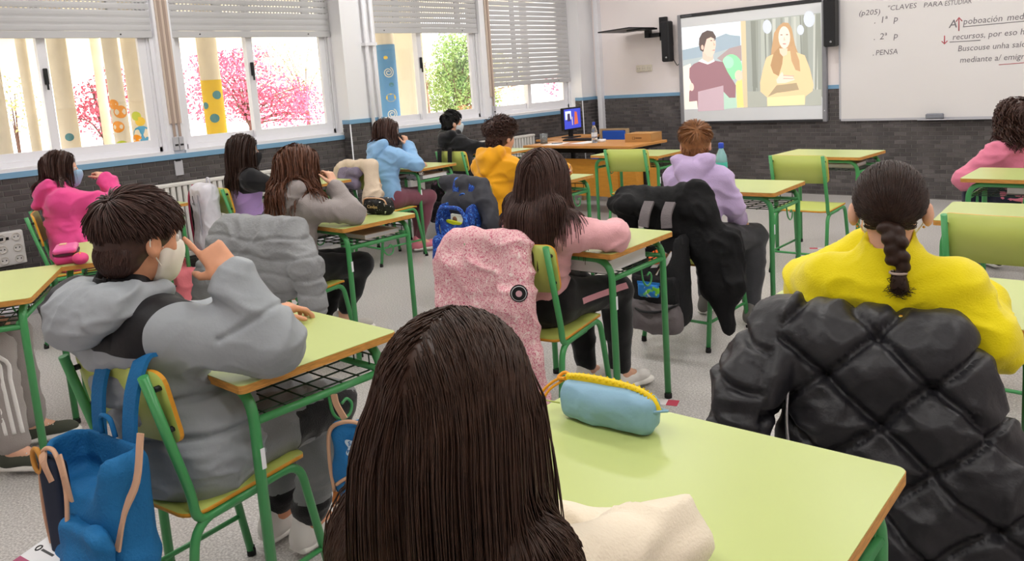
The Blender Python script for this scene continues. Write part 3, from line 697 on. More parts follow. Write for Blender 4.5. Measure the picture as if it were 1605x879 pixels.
# whiteboard
t = empty('whiteboard', (-2.0, YF, .82), 0, 'large white writing board with handwritten notes', 'whiteboard')
MB().box((-1.235, -.03, 0), (1.235, -.004, 1.30)).build('panel', mat('whiteboard_surface', '#e3e0df', .25, spec=.5), t)
for a, b in (((-1.245, -.036, -.012), (1.245, -.002, .012)), ((-1.245, -.036, 1.29), (1.245, -.002, 1.312)), ((-1.247, -.036, -.012), (-1.23, -.002, 1.312)), ((1.23, -.036, -.012), (1.247, -.002, 1.312))): MB().box(a, b).build('frame_bar', M_alug, t)
MB().box((-.45, -.10, -.02), (.42, -.03, -.012)).box((-.45, -.10, -.02), (.42, -.094, .0)).build('pen_tray', M_alug, t)
INK = mat('grey_ink', '#6f6a70', .7); RED = mat('red_ink', '#c25a63', .7)
def write(txt, x, z, size, m, sx=1, rot=0, shear=.15):
    cu = bpy.data.curves.new('txt', 'FONT'); cu.body = txt; cu.size = size; cu.shear = shear; cu.space_character = 1.0; cu.resolution_u = 2
    ob = bpy.data.objects.new('txt', cu); col.objects.link(ob); bpy.context.view_layer.update()
    me = bpy.data.meshes.new_from_object(ob.evaluated_get(bpy.context.evaluated_depsgraph_get())); bpy.data.objects.remove(ob)
    me.materials.clear(); me.materials.append(m)
    o = link('handwriting', me, None, t); o.rotation_euler = (PI/2, -rot, 0); o.scale = (sx, 1, 1); o.location = (x+2.0, -.0312, z-.82); return o
write('(p205)', -3.043, 1.895, .075, INK, 1.1, -.03); write('"CLAVES', -2.76, 1.915, .07, INK, 1.05, .0); write('PARA', -2.42, 1.91, .065, INK, 1.1); write('ESTUDIAR', -2.23, 1.905, .065, INK, .8)
write('.', -2.89, 1.80, .09, INK); write('1ª', -2.83, 1.80, .09, INK); write('p', -2.70, 1.80, .09, INK); write('.', -2.895, 1.635, .09, INK); write('2ª', -2.835, 1.635, .09, INK); write('p', -2.70, 1.635, .09, INK); write('.', -2.905, 1.478, .09, INK); write('PENSA', -2.875, 1.478, .075, INK, 1.0)
write('A', -2.19, 1.69, .11, INK); write('poboación', -2.065, 1.712, .085, INK, .92); write('medra', -1.70, 1.712, .085, INK, .92)
write('recursos, por eso hai', -2.157, 1.575, .08, INK, .95); write('Buscouse unha saída', -2.11, 1.462, .078, INK, .93); write('mediante a/ emigración', -2.09, 1.352, .078, INK, .95)
def stroke(pts, m, r=.003): MB().tube([(x+2.0, -.0315, z-.82) for x, z in pts], r, 4, flat=.3).build('ink_stroke', m, t)
stroke([(-2.063, 1.69), (-1.2, 1.697)], INK); stroke([(-2.18, 1.556), (-2.05, 1.553), (-1.914, 1.552)], INK); stroke([(-1.756, 1.312), (-1.60, 1.316), (-1.4, 1.322)], RED)
stroke([(-2.10, 1.655), (-2.10, 1.775)], RED, .005); stroke([(-2.125, 1.745), (-2.10, 1.782), (-2.072, 1.745)], RED, .005)
stroke([(-2.225, 1.622), (-2.225, 1.545)], RED, .005); stroke([(-2.25, 1.57), (-2.225, 1.542), (-2.20, 1.57)], RED, .005)
t = empty('board_eraser', (-2.296, YF-.07, .81), 0, 'grey board eraser lying on the whiteboard tray', 'eraser')
MB().box((-.079, -.03, .012), (.079, .025, .062), bev=.008).build('grip', mat('eraser_grey', '#7f828b', .6), t)
MB().box((-.076, -.028, 0), (.076, .023, .013)).build('felt', M_black, t)
# ================================================================ TEACHER'S DESK
M_beech = mat('beech_veneer', '#c98d4c', .4, var=.12, vscale=14, stretch=(1, 9, 9)); M_beech2 = mat('orange_veneer', '#c98b33', .45, var=.1, vscale=10, stretch=(1, 8, 8))
t = empty('teacher_desk', (-5.25, 6.94, 0), 0, 'long brown teacher\'s desk with an orange front panel', 'desk')
MB().box((-.72, -.34, .722), (.72, .34, .75), bev=.004).build('desk_top', M_beech, t)
MB().box((-1.12, .34, .722), (-.66, 1.06, .75), bev=.004).build('side_top', M_beech, t)
for q in ((-1.08, 1.0), (-.70, 1.0), (-1.08, .42)): MB().box((q[0]-.02, q[1]-.02, 0), (q[0]+.02, q[1]+.02, .722)).build('side_leg', M_black, t)
MB().box((-.70, -.20, .20), (.45, -.178, .595)).build('front_panel', M_beech2, t)
MB().box((.20, -.18, .22), (.66, .25, .60), bev=.004).build('drawer_unit', M_beech2, t)
for s in (-1, 1):
    MB().box((s*.66-.025, -.05, .02), (s*.66+.025, .03, .722)).build('leg', M_black, t); MB().box((s*.66-.03, -.30, 0), (s*.66+.03, .30, .035), bev=.006).build('foot_bar', M_black, t)
    MB().box((s*.66-.02, -.28, .69), (s*.66+.02, .28, .722)).build('top_bracket', M_black, t)
MB().box((-.66, -.03, .64), (.66, .0, .70)).build('beam', M_black, t)
t = empty('computer_monitor', (-6.08, 7.12, .75), 0, 'small black computer monitor with a blue picture on the teacher\'s desk', 'monitor'); t.rotation_euler.z = R_(96)
t.location = (-6.03, 7.56, .75)
b = MB().box((-.20, -.022, .09), (.20, .018, .36), bev=.006).build('screen_housing', M_black, t)
M_scr = mat('screen_blue', '#3f49b8', .3, emit=.8); b2 = MB().box((-.182, -.0235, .11), (.182, -.022, .343)).build('screen', M_scr, t)
pm = []
def mp(pts, hexc):
    m = mat('scr_'+hexc[1:], hexc, .4, emit=.8); q = MB(); q.add([(x, -.0242-.0002*len(pm), z) for x, z in pts], [list(range(len(pts)))]); q.build('screen_picture', m, t); pm.append(1)
mp([(-.16, .22), (-.03, .22), (-.03, .32), (-.16, .32)], '#c8d2ea'); mp([(-.12, .2), (-.05, .2), (-.06, .29), (-.11, .29)], '#3a2f4a'); mp([(.03, .15), (.12, .16), (.1, .30), (.05, .31)], '#c0603f'); mp([(-.02, .15), (0, .15), (0, .25), (-.02, .25)], '#b8a0a8')
MB().box((-.03, .0, .012), (.03, .03, .12)).build('stand', M_black, t); MB().box((-.10, -.07, 0), (.10, .09, .014), bev=.004).build('stand_base', M_black, t)
M_clear = mat('clear_plastic', '#e9f2f6', .05, trans=.85, spec=.5)
def bottle(loc, h, r, body, cap, label, lab=None, liquid=None):
    t = empty('water_bottle', loc, 0, label, 'bottle')
    k = r
    MB().lathe([(0, 0), (k*.9, 0), (k, h*.05), (k, h*.22), (k*.93, h*.26), (k, h*.3), (k, h*.52), (k*.9, h*.66), (k*.5, h*.8), (k*.38, h*.86), (k*.38, h*.9)], n=18).build('bottle_body', body, t)
    MB().lathe([(k*.45, h*.86), (k*.47, h*.87), (k*.47, h*.97), (k*.4, h), (0, h)], n=14).build('cap', cap, t)
    if lab: MB().lathe([(k*1.01, h*.31), (k*1.01, h*.5)], n=18).build('paper_label', lab, t)
    return t
M_capb = mat('blue_cap', '#2a49c0', .4)
bottle((-5.204, 6.91, .75), .225, .033, M_clear, M_capb, 'small clear water bottle with a blue cap on the teacher\'s desk', mat('bottle_label', '#dfe8f4', .5))
t = empty('drinking_glass', (-5.86, 6.84, .75), 0, 'short clear drinking glass on the left of the teacher\'s desk', 'glass')
MB().lathe([(0, .004), (.04, .004), (.046, .11), (.044, .11), (.038, .012), (0, .012)], n=18).build('glass_wall', M_clear, t)
MB().lathe([(0, 0), (.041, 0), (.041, .006)], n=18).build('glass_base', M_clear, t)
t = empty('tape_roll', (-5.19, 7.02, .75), 0, 'flat white tape roll beside the clear bottle', 'tape roll')
MB().lathe([(.02, 0), (.045, 0), (.045, .03), (.02, .03), (.02, 0)], n=20).build('ring', M_white, t); MB().lathe([(.019, .002), (.0195, .028)], n=20).build('core', M_sock, t)
M_paper = mat('paper', '#eeeef0', .7)
for (x, y, r, lab) in ((-5.66, 6.80, .2, 'sheet of white paper with a pen beside the drinking glass'), (-5.36, 6.95, -.1, 'sheet of white paper behind the clear bottle')):
    t = empty('paper_sheet', (x, y, .75), r, lab, 'paper'); MB().box((-.105, -.148, 0), (.105, .148, .0015)).build('sheet', M_paper, t)
    if r > 0: MB().tube([(-.05, 0, .006), (.06, .05, .006)], .004, 6).build('pen_mark', M_black, t)
M_card = mat('cardboard', '#b98a52', .8, var=.06, vscale=9)
t = empty('cardboard_box', (-4.72, 7.12, .75), .12, 'low brown cardboard box with a printed word on its side', 'box')
MB().box((-.15, -.13, 0), (.15, .13, .084)).build('box_body', M_card, t); MB().box((-.152, -.132, .084), (.002, .132, .089)).box((.004, -.132, .084), (.152, .132, .088)).build('flap', M_card, t)
for x in (-.05,): MB().tube([(x-.012, -.1312, .03), (x+.012, -.1312, .03), (x+.012, -.1312, .055), (x-.012, -.1312, .055)], .0022, 4, close=True).build('print_logo', M_black, t)
for k in range(5): MB().box((-.025+k*.014, -.1318, .036), (-.015+k*.014, -.13, .049)).build('print_letter', mat('print_brown', '#5d4028', .8), t)
t = empty('teacher_chair', (-5.68, 7.72, 0), PI, 'blue upholstered chair with a wooden frame behind the teacher\'s desk', 'chair')
M_bluf = mat('blue_upholstery', '#2757b5', .8, bump=.2, bscale=200); M_wood = mat('pale_wood', '#b79a72', .5)
MB().box((-.17, -.235, .56), (.17, -.20, .80), bev=.012).build('backrest', M_bluf, t)
for s in (-1, 1): MB().box((s*.19-.018, -.245, 0), (s*.19+.018, -.205, .82), bev=.004).build('back_post', M_wood, t); MB().box((s*.19-.018, .18, 0), (s*.19+.018, .215, .44)).build('front_leg', M_wood, t)
MB().box((-.175, -.24, .80), (.175, -.205, .82)).build('top_rail', M_wood, t); MB().box((-.21, -.2, .43), (.21, .22, .48), bev=.015).build('seat', M_bluf, t)
# ================================================================ RADIATORS, PIPES, BOXES
M_rad = mat('radiator_enamel', '#e4e2dc', .4)
def radiator(y0, y1, lab, z0=.22, z1=.82):
    t = empty('radiator', (XW+.0, (y0+y1)/2, 0), 0, lab, 'radiator', 'white radiators under the windows'); L = y1-y0; n = int(L/.05)
    for k in range(n):
        y = -L/2 + L*(k+.5)/n; MB().box((.05, y-.018, z0), (.115, y+.018, z1-.012), bev=.006).build('fin', M_rad, t)
    MB().box((.045, -L/2, z1-.03), (.12, L/2, z1), bev=.006).build('top_grille', M_rad, t); MB().box((.05, -L/2, z0-.02), (.11, L/2, z0+.02), bev=.006).build('lower_header', M_rad, t)
    for s in (-1, 1): MB().box((.014, s*L*.4-.02, z0+.1), (.05, s*L*.4+.02, z1-.1)).build('bracket', M_rad, t)
radiator(2.62, 4.25, 'long white radiator under the two left windows')
radiator(6.15, 7.42, 'white radiator under the window nearest the teacher\'s desk', z1=.81)
struct('baseboard_left', MB().tube([(XW+.05, YB, .07), (XW+.05, 8.38, .07)], .02, 8).box((XW, YB, .0), (XW+.02, 8.4, .05)), M_alu, 'white heating pipe along the foot of the window wall')
for y in (1.2, 3.4, 5.6, 7.8): pass
M_box = mat('socket_box_grey', '#d6d4d2', .4)
t = socket('socket_box', (XW+.05, 1.70, .515), PI/2, 6, 2, .19, .24, M_box, 'tall grey box of six sockets low on the wall at the far left')
MB().box((-.095, 0, -.12), (.095, .048, .12)).build('back_box', M_box, t)
for k in (0, 1): MB().box((-.06+k*.035, -.0225, .065), (-.035+k*.035, -.02, .085)).build('port', M_black, t)
t = socket('socket_box', (XW+.05, 5.53, .455), PI/2, 2, 1, .2, .16, M_box, 'small white socket box on the wall beneath the light blue girl\'s desk')
MB().box((-.1, 0, -.08), (.1, .048, .08)).build('back_box', M_box, t)
t = empty('wall_plate', (XW+.008, 3.015, .935), PI/2, 'grey blank plate on the dark tiles below the strap channel', 'wall plate')
MB().box((-.035, -.012, -.065), (.035, 0, .06), bev=.003).build('plate', M_alug, t); MB().box((-.025, -.016, .055), (.02, 0, .068)).build('plate_clip', M_black, t)
# floor tapes
M_red = mat('red_tape', '#c0455a', .6); M_wt = mat('white_tape', '#e3dede', .6)
def tape(x, y, rz, n, lab, seg=.05, w=.02):
    t = empty('floor_tape', (x, y, 0), rz, lab, 'floor tape', 'red and white floor marking tapes')
    for k in range(n): MB().box((k*seg, -w, .0), ((k+1)*seg, w, .0016)).build('stripe', M_red if k % 2 == 0 else M_wt, t)
tape(-5.62, 4.80, .2, 11, 'red and white tape on the floor beside the pink trainer'); tape(-2.52, 6.08, .45, 3, 'red and white tape near the free standing chair', .06)
tape(-3.62, 4.43, .2, 3, 'short tape on the floor before the orange pencil case desk', .06); tape(-1.95, 2.86, .35, 3, 'red and white tape by the foot of the pale pink girl\'s desk', .05, .03)
tape(-2.10, 4.12, .5, 4, 'pale tape on the floor beside the black coat', .06); tape(-1.99, 1.55, .2, 3, 'red and white tape behind the desk with the hanging case', .05, .03)
# ================================================================ IMPLICIT-SURFACE MODELLING (bodies, clothes, coats, bags)
A_ = lambda *p: np.array(p, float)
def nrm(v): v = np.asarray(v, float); return v / max(1e-9, np.linalg.norm(v))
class Prim:
    def __init__(s, kind, k, sub=False, **kw): s.kind = kind; s.k = k; s.sub = sub; s.__dict__.update(kw)
    def bounds(s):
        if s.kind == 'C': r = max(s.ra, s.rb) * max(1, s.st); return np.minimum(s.a, s.b) - r, np.maximum(s.a, s.b) + r
        r = np.linalg.norm(s.r) if s.kind == 'B' else max(s.r); return s.c - r - getattr(s, 'rd', 0), s.c + r + getattr(s, 'rd', 0)
    def d(s, P):
        if s.kind == 'C':
            q = P - s.a; ab = s.b - s.a
            if s.st != 1 or s.st2 != 1:
                c = q @ s.lat; q = q - np.multiply.outer(c * (1 - 1/s.st), s.lat); e = float(ab @ s.lat); ab = ab - s.lat * e * (1 - 1/s.st)
                if s.st2 != 1: c = q @ s.dep; q = q - np.multiply.outer(c * (1 - 1/s.st2), s.dep); e = float(ab @ s.dep); ab = ab - s.dep * e * (1 - 1/s.st2)
            L = float(ab @ ab) + 1e-12; h = np.clip(q @ ab / L, 0, 1)
            return np.sqrt(((q - h[..., None] * ab) ** 2).sum(-1)) - (s.ra + (s.rb - s.ra) * h)
        q = (P - s.c) @ s.R
        if s.kind == 'E':
            k0 = np.sqrt(((q / s.r) ** 2).sum(-1)); k1 = np.sqrt(((q / s.r ** 2) ** 2).sum(-1)) + 1e-9
            return k0 * (k0 - 1) / k1
        w = np.abs(q) - (s.r - s.rd)
        return np.sqrt((np.maximum(w, 0) ** 2).sum(-1)) + np.minimum(w.max(-1), 0) - s.rd
def C(a, b, ra, rb=None, k=.02, lat=None, st=1, dep=None, st2=1, sub=False):
    return Prim('C', k, sub, a=A_(*a), b=A_(*b), ra=ra, rb=ra if rb is None else rb, lat=None if lat is None else nrm(lat), st=st, dep=None if dep is None else nrm(dep), st2=st2)
def E(c, r, k=.02, R=None, sub=False): return Prim('E', k, sub, c=A_(*c), r=A_(*r), R=np.eye(3) if R is None else np.asarray(R))
def B(c, r, rd=.01, k=.01, R=None, sub=False): return Prim('B', k, sub, c=A_(*c), r=A_(*r), rd=rd, R=np.eye(3) if R is None else np.asarray(R))
def smin(a, b, k): h = np.maximum(k - np.abs(a - b), 0) / k; return np.minimum(a, b) - h * h * k * .25
def field(prims, P):
    D = None
    for p in prims:
        d = p.d(P); D = d if D is None else (smin(D, d, p.k) if not p.sub else -smin(-D, d, p.k))
    return D
def field_grad(prims, P, e=.004):
    d = field(prims, P); g = np.stack([field(prims, P + A_(*v) * e) - d for v in ((1, 0, 0), (0, 1, 0), (0, 0, 1))], -1)
    return d, g / (np.linalg.norm(g, axis=-1)[..., None] + 1e-9)
def surf(prims, h, smooth=2, pad=None):
    lo = np.min([p.bounds()[0] for p in prims if not p.sub], 0) - 3*h; hi = np.max([p.bounds()[1] for p in prims if not p.sub], 0) + 3*h
    n = np.ceil((hi - lo) / h).astype(int) + 1
    D = np.full(tuple(n), 1.0, np.float32)
    ax = [lo[i] + h * np.arange(n[i]) for i in range(3)]
    for p in prims:
        b0, b1 = p.bounds(); m = p.k + 2*h
        i0 = np.maximum(np.floor((b0 - m - lo) / h).astype(int), 0); i1 = np.minimum(np.ceil((b1 + m - lo) / h).astype(int) + 1, n)
        if (i1 <= i0).any(): continue
        G = np.stack(np.meshgrid(ax[0][i0[0]:i1[0]], ax[1][i0[1]:i1[1]], ax[2][i0[2]:i1[2]], indexing='ij'), -1)
        d = p.d(G).astype(np.float32); s = D[i0[0]:i1[0], i0[1]:i1[1], i0[2]:i1[2]]
        s[...] = smin(s, d, p.k) if not p.sub else -smin(-s, d, p.k)
    I = D < 0
    c8 = [I[dx:n[0]-1+dx, dy:n[1]-1+dy, dz:n[2]-1+dz] for dx in (0, 1) for dy in (0, 1) for dz in (0, 1)]
    cnt = sum(c.astype(np.int8) for c in c8); mask = (cnt > 0) & (cnt < 8); cells = np.argwhere(mask); N = len(cells)
    idx = np.full(mask.shape, -1, np.int64); idx[mask] = np.arange(N)
    off = np.array([(dx, dy, dz) for dx in (0, 1) for dy in (0, 1) for dz in (0, 1)])
    val = np.stack([D[cells[:, 0]+o[0], cells[:, 1]+o[1], cells[:, 2]+o[2]] for o in off], 1).astype(float)
    acc = np.zeros((N, 3)); ct = np.zeros(N)
    for i in range(8):
        for j in range(i+1, 8):
            if abs(off[i] - off[j]).sum() != 1: continue
            a, b = val[:, i], val[:, j]; m = (a < 0) != (b < 0); t = np.where(m, a / (a - b + 1e-12), 0)
            acc += np.where(m[:, None], off[i] + t[:, None] * (off[j] - off[i]), 0); ct += m
    V = lo + h * (cells + acc / ct[:, None])
    F = []
    for axis in range(3):
        u, v = [(1, 2), (2, 0), (0, 1)][axis]
        sl0 = [slice(None)]*3; sl1 = [slice(None)]*3; sl0[axis] = slice(0, -1); sl1[axis] = slice(1, None)
        a, b = I[tuple(sl0)], I[tuple(sl1)]; e = np.argwhere(a != b)
        e = e[(e[:, u] > 0) & (e[:, v] > 0) & (e[:, u] < n[u]-1) & (e[:, v] < n[v]-1)]
        if not len(e): continue
        flip = b[e[:, 0], e[:, 1], e[:, 2]]
        def cell(du, dv): q = e.copy(); q[:, u] += du; q[:, v] += dv; return idx[q[:, 0], q[:, 1], q[:, 2]]
        q = np.stack([cell(-1, -1), cell(0, -1), cell(0, 0), cell(-1, 0)], 1); q[flip] = q[flip][:, ::-1]
        F.append(q)
    F = np.concatenate(F); F = F[(F >= 0).all(1)]
    return relax(V, F, smooth), F
def relax(V, F, it, w=.5):
    e0 = F.reshape(-1); e1 = np.roll(F, -1, 1).reshape(-1); a = np.concatenate([e0, e1]); b = np.concatenate([e1, e0]); cnt = np.bincount(a, minlength=len(V))[:, None] + 1e-9
    for _ in range(it):
        S = np.stack([np.bincount(a, weights=V[b, i], minlength=len(V)) for i in range(3)], 1); V = V * (1-w) + w * S / cnt
    return V
def vnormals(V, F):
    n = np.cross(V[F[:, 2]] - V[F[:, 0]], V[F[:, 3]] - V[F[:, 1]]); N = np.zeros_like(V)
    for i in range(4):
        for c in range(3): N[:, c] += np.bincount(F[:, i], weights=n[:, c], minlength=len(V))
    return N / (np.linalg.norm(N, axis=1)[:, None] + 1e-12)
def _hash(i, j, k): 
    h = (i * 374761393 + j * 668265263 + k * 2147483647 * 7) & 0x7fffffff; h = ((h ^ (h >> 13)) * 1274126177) & 0x7fffffff; return ((h ^ (h >> 16)) & 0xffff) / 65535.0
def vnoise(P):
    i = np.floor(P).astype(np.int64); f = P - i; f = f * f * (3 - 2*f); r = 0
    for dx in (0, 1):
        for dy in (0, 1):
            for dz in (0, 1):
                w = (f[:, 0] if dx else 1-f[:, 0]) * (f[:, 1] if dy else 1-f[:, 1]) * (f[:, 2] if dz else 1-f[:, 2]); r = r + w * _hash(i[:, 0]+dx, i[:, 1]+dy, i[:, 2]+dz)
    return r * 2 - 1
def folds(P, sc=(10, 10, 16), amp=.006, seed=0):
    Q = P * A_(*sc) + seed * 7.3; w = np.stack([vnoise(Q*.5 + 11), vnoise(Q*.5 + 37), vnoise(Q*.5 + 53)], 1); Q = Q + 1.1*w
    a = 1 - np.abs(vnoise(Q)); b = 1 - np.abs(vnoise(Q*2.1 + 5))
    return amp * ((a**3) * 1.3 + .35 * b**3 - .6)
def np_mesh(name, V, F, base=(0, 0, 0), mi=None):
    me = bpy.data.meshes.new(name); V = V - A_(*base); me.vertices.add(len(V)); me.vertices.foreach_set('co', V.astype(np.float32).ravel())
    k = F.shape[1]; me.loops.add(F.size); me.loops.foreach_set('vertex_index', F.astype(np.int32).ravel()); me.polygons.add(len(F))
    me.polygons.foreach_set('loop_start', np.arange(0, F.size, k, dtype=np.int32))
    me.polygons.foreach_set('use_smooth', np.ones(len(F), bool))
    if mi is not None: me.polygons.foreach_set('material_index', mi.astype(np.int32))
    me.update(calc_edges=True); me.validate(); return me
def solid(name, prims, h, m, parent, disp=None, smooth=2, matfn=None, local=False):
    """one continuous implicit surface -> mesh part of `parent` (prims in world space)"""
    V, F = surf(prims, h, smooth)
    if disp is not None:
        N = vnormals(V, F); V = V + N * disp(V)[:, None]; V = relax(V, F, 1, .35)
    mi = None
    if matfn is not None: mi = matfn(V[F].mean(1))
    base = parent.location if parent is not None else (0, 0, 0)
    if parent is not None and parent.parent is not None: base = parent.parent.location
    if local: base = (0, 0, 0)
    return link(name, np_mesh(name, V, F, tuple(base), mi), m, parent)
def strand_mesh(paths, r0, r1, sides=3):
    N, K, _ = paths.shape; T = np.gradient(paths, axis=1); T /= np.linalg.norm(T, axis=2)[..., None] + 1e-9
    ref = np.random.RandomState(1).normal(size=(N, 1, 3)); n1 = np.cross(T, ref); n1 /= np.linalg.norm(n1, axis=2)[..., None] + 1e-9; n2 = np.cross(T, n1)
    t = np.linspace(0, 1, K); r = (r0 + (r1 - r0) * t**2)[None, :, None]
    V = np.stack([paths + r * (n1 * math.cos(2*PI*s/sides) + n2 * math.sin(2*PI*s/sides)) for s in range(sides)], 2)  # N,K,S,3
    I = np.arange(N*K*sides).reshape(N, K, sides); F = []
    for s in range(sides if sides > 2 else 1):
        s2 = (s+1) % sides; F.append(np.stack([I[:, :-1, s], I[:, :-1, s2], I[:, 1:, s2], I[:, 1:, s]], -1).reshape(-1, 4))
    return V.reshape(-1, 3), np.concatenate(F)
# ---------------------------------------------------------------- people
SKIN = dict(a=mat('skin_fair', '#e2ae92', .5, spec=.35, var=.05, vscale=30), b=mat('skin_warm', '#d79a78', .5, spec=.35, var=.05, vscale=30))
def hair_mat(name, hexc, r=.42): return mat(name, hexc, r, spec=.3, var=.28, vscale=55)
M_eye = mat('eye_white', '#efe9e4', .2); M_iris = mat('iris_brown', '#2c1c12', .2)
def basis(yaw, pitch=0, roll=0):
    """columns: right, forward, up.  yaw>0 turns left, pitch>0 looks down, roll>0 tilts to its right"""
    M = Matrix.Rotation(yaw, 3, 'Z') @ Matrix.Rotation(-pitch, 3, 'X') @ Matrix.Rotation(roll, 3, 'Y'); return np.array(M)
def head_prims(c, R, neck, k=.012, ear=0):
    L = lambda x, y, z: A_(*c) + R @ A_(x, y, z); p = []
    p.append(E(L(0, -.012, .03), (.074, .09, .08), k, R)); p.append(E(L(0, .022, -.03), (.057, .064, .075), .03, R)); p.append(E(L(0, .055, -.083), (.027, .024, .022), .025, R))
    p.append(E(L(0, .064, .02), (.048, .018, .018), .02, R))
    for s in (-1, 1): p.append(E(L(s*.034, .053, -.026), (.024, .022, .026), .02, R))
    for s in (-1, 1): p.append(E(L(s*.031, .093, .002), (.015, .011, .009), .008, R, True))
    p.append(C(L(0, .082, .006), L(0, .099, -.026), .007, .0125, .012)); p.append(E(L(0, .083, -.055), (.021, .008, .0085), .006, R))
    for s in (-1, 1):
        p.append(E(L(s*(.0765+ear), -.008-ear, -.008), (.011+ear*.4, .021, .032), .008, R)); p.append(E(L(s*(.087+ear*1.3), -.003, -.006), (.007, .011, .018), .005, R, True))
    p.append(C(L(0, -.022, -.05), neck, .045, .052, .03)); return p
def hand_prims(w, d, n, side, curl=(.3, .3, .35, .4), thumb=.5, k=.008, sc=.9, spread=.06):
    """w wrist, d direction of the palm, n normal of the palm's back, side +1 when the thumb is on d x n"""
    d = nrm(d); n = nrm(np.asarray(n, float) - d * float(np.dot(n, d))); x = np.cross(d, n) * side; w = A_(*w); p = []
    p.append(C(w - d*.02, w + d*.02, .021*sc, .023*sc, .02, lat=x, st=1.15))
    R = np.stack([x, d, n], 1); p.append(B(w + d*.052*sc, A_(.036, .046, .0135)*sc, .012*sc, .015, R))
    for i, (ox, l) in enumerate(((.027, .070), (.0095, .078), (-.009, .072), (-.027, .058))):
        cu = curl[i]; base = w + (d*.092 + x*ox)*sc; ang = 0; q = base; rr = .0088*sc
        dx = d + x * (spread * (1.5 - i))
        for seg, f in enumerate((.45, .32, .25)):
            ang += cu * (1.0 if seg else .8) * 1.6; v = nrm(dx) * math.cos(ang) - n * math.sin(ang); e = q + v * l * f * sc * 1.05; p.append(C(q, e, rr, rr*.9, .004)); q = e; rr *= .92
    tb = w + (d*.025 + x*.03)*sc; v1 = nrm(d*.75 + x*.8 - n*thumb*.5); v2 = nrm(d*.95 + x*.25 - n*thumb); e1 = tb + v1*.04*sc; e2 = e1 + v2*.03*sc; e3 = e2 + v2*.024*sc
    p += [C(tb, e1, .0125*sc, .0105*sc, .012), C(e1, e2, .0105*sc, .009*sc, .004), C(e2, e3, .009*sc, .0078*sc, .004)]
    return p
def ell_push(P, c, R, r, off):
    q = (P - c) @ R; s = np.sqrt(((q / (r + off[..., None])) ** 2).sum(-1)); f = np.where(s < 1, 1 / np.maximum(s, .05), 1); return (q * f[..., None]) @ R.T + c
def grow_hair(c, R, n, L, style, body, seed, K=11, r=(.077, .093, .083), part=0, whorl=(0, -.6, .8), lift=.02, grav=1, spread=.5, side_bias=0, off0=(.006, .022), face_lim=.5, low=-.55, back_pull=0, floor_z=None, jit=.02, taper=0):
    rs = np.random.RandomState(seed); cc = A_(*c) + R @ A_(0, -.014, .032); r = A_(*r)
    d = rs.normal(size=(n*4, 3)); d /= np.linalg.norm(d, axis=1)[:, None]
    ok = (d[:, 2] > low) & ~((d[:, 1] > face_lim) & (d[:, 2] < .55 - .25*np.abs(d[:, 0]))) & ~((d[:, 1] > .15) & (d[:, 2] < -.05))
    ok &= ~((np.abs(d[:, 0]) > .78) & (d[:, 2] < .02) & (d[:, 1] > -.35)) if taper else True
    d = d[ok][:n]; n = len(d); off = off0[0] + (off0[1]-off0[0]) * rs.random(n); off = off * (np.clip((d[:, 2]+.3)/.9, .08, 1) if taper else 1)
    P = (d * (r + off[:, None])) @ R.T + cc; Ls = L * (.8 + .3 * rs.random(n)); Ls = Ls * (np.clip((d[:, 2]+.55)/1.0, .3, 1) if taper else 1); ds = Ls / (K-1)
    paths = [P]; wh = nrm(whorl); v = np.zeros_like(P); up = R @ A_(0, 0, 1)
    for k in range(1, K):
        q = (P - cc) @ R; nn = q / (r**2); nn /= np.linalg.norm(nn, axis=1)[:, None] + 1e-9
        if style == 'long':
            g = np.tile(A_(0, 0, -1) @ R, (n, 1)); sx = np.sign(q[:, 0] - part) ; topw = np.clip(nn[:, 2], 0, 1)[:, None]
            g = g * (1 - .35*topw) + np.stack([sx * spread, np.full(n, -.25 + 0*sx), 0*sx], 1) * topw + np.stack([0*sx, np.full(n, -back_pull), 0*sx], 1) * (nn[:, 2:3] > -.3)
            tang = g - nn * np.minimum((g * nn).sum(1), 0)[:, None]
        else:
            t = -wh + nn * (nn @ wh)[:, None]; t /= np.linalg.norm(t, axis=1)[:, None] + 1e-6
            if side_bias: t = t + np.stack([np.full(n, side_bias), 0*t[:, 1], 0*t[:, 2]], 1) * np.clip(nn[:, 2:3], 0, 1)
            tang = t; off = off + lift / K * np.clip(nn[:, 2] + .25, 0, 1)
        tang = tang / (np.linalg.norm(tang, axis=1)[:, None] + 1e-9); w = tang @ R.T
        v = .45 * v + .55 * w + rs.normal(size=v.shape) * jit; v /= np.linalg.norm(v, axis=1)[:, None]
        P = P + v * ds[:, None]; P = ell_push(P, cc, R, r, off)
        if style == 'long':
            q2 = (P - cc) @ R; s2 = np.sqrt(((q2 / (r + off[:, None])) ** 2).sum(1)); on = np.clip((q2[:, 2]/r[2] + .35)/.3, 0, 1); fac = 1 + on*(1/np.maximum(s2, .05) - 1); P = (q2 * fac[:, None]) @ R.T + cc
        if body is not None:
            dd, gg = field_grad(body, P); need = np.maximum(off * .7 + .004 - dd, 0); P = P + gg * need[:, None]
        if floor_z is not None: P[:, 2] = np.maximum(P[:, 2], floor_z + off)
        paths.append(P)
    return np.stack(paths, 1)
def hair_object(name, parent, cap, h, paths, r0, r1, m, disp=None, sides=3):
    V, F = surf(cap, h, 2)
    if disp is not None: N = vnormals(V, F); V = V + N * disp(V)[:, None]
    if paths is not None:
        for p in (paths if isinstance(paths, list) else [paths]): V2, F2 = strand_mesh(p, r0, r1, sides); F = np.concatenate([F, F2 + len(V)]); V = np.concatenate([V, V2])
    return link(name, np_mesh(name, V, F, tuple(parent.location)), m, parent)
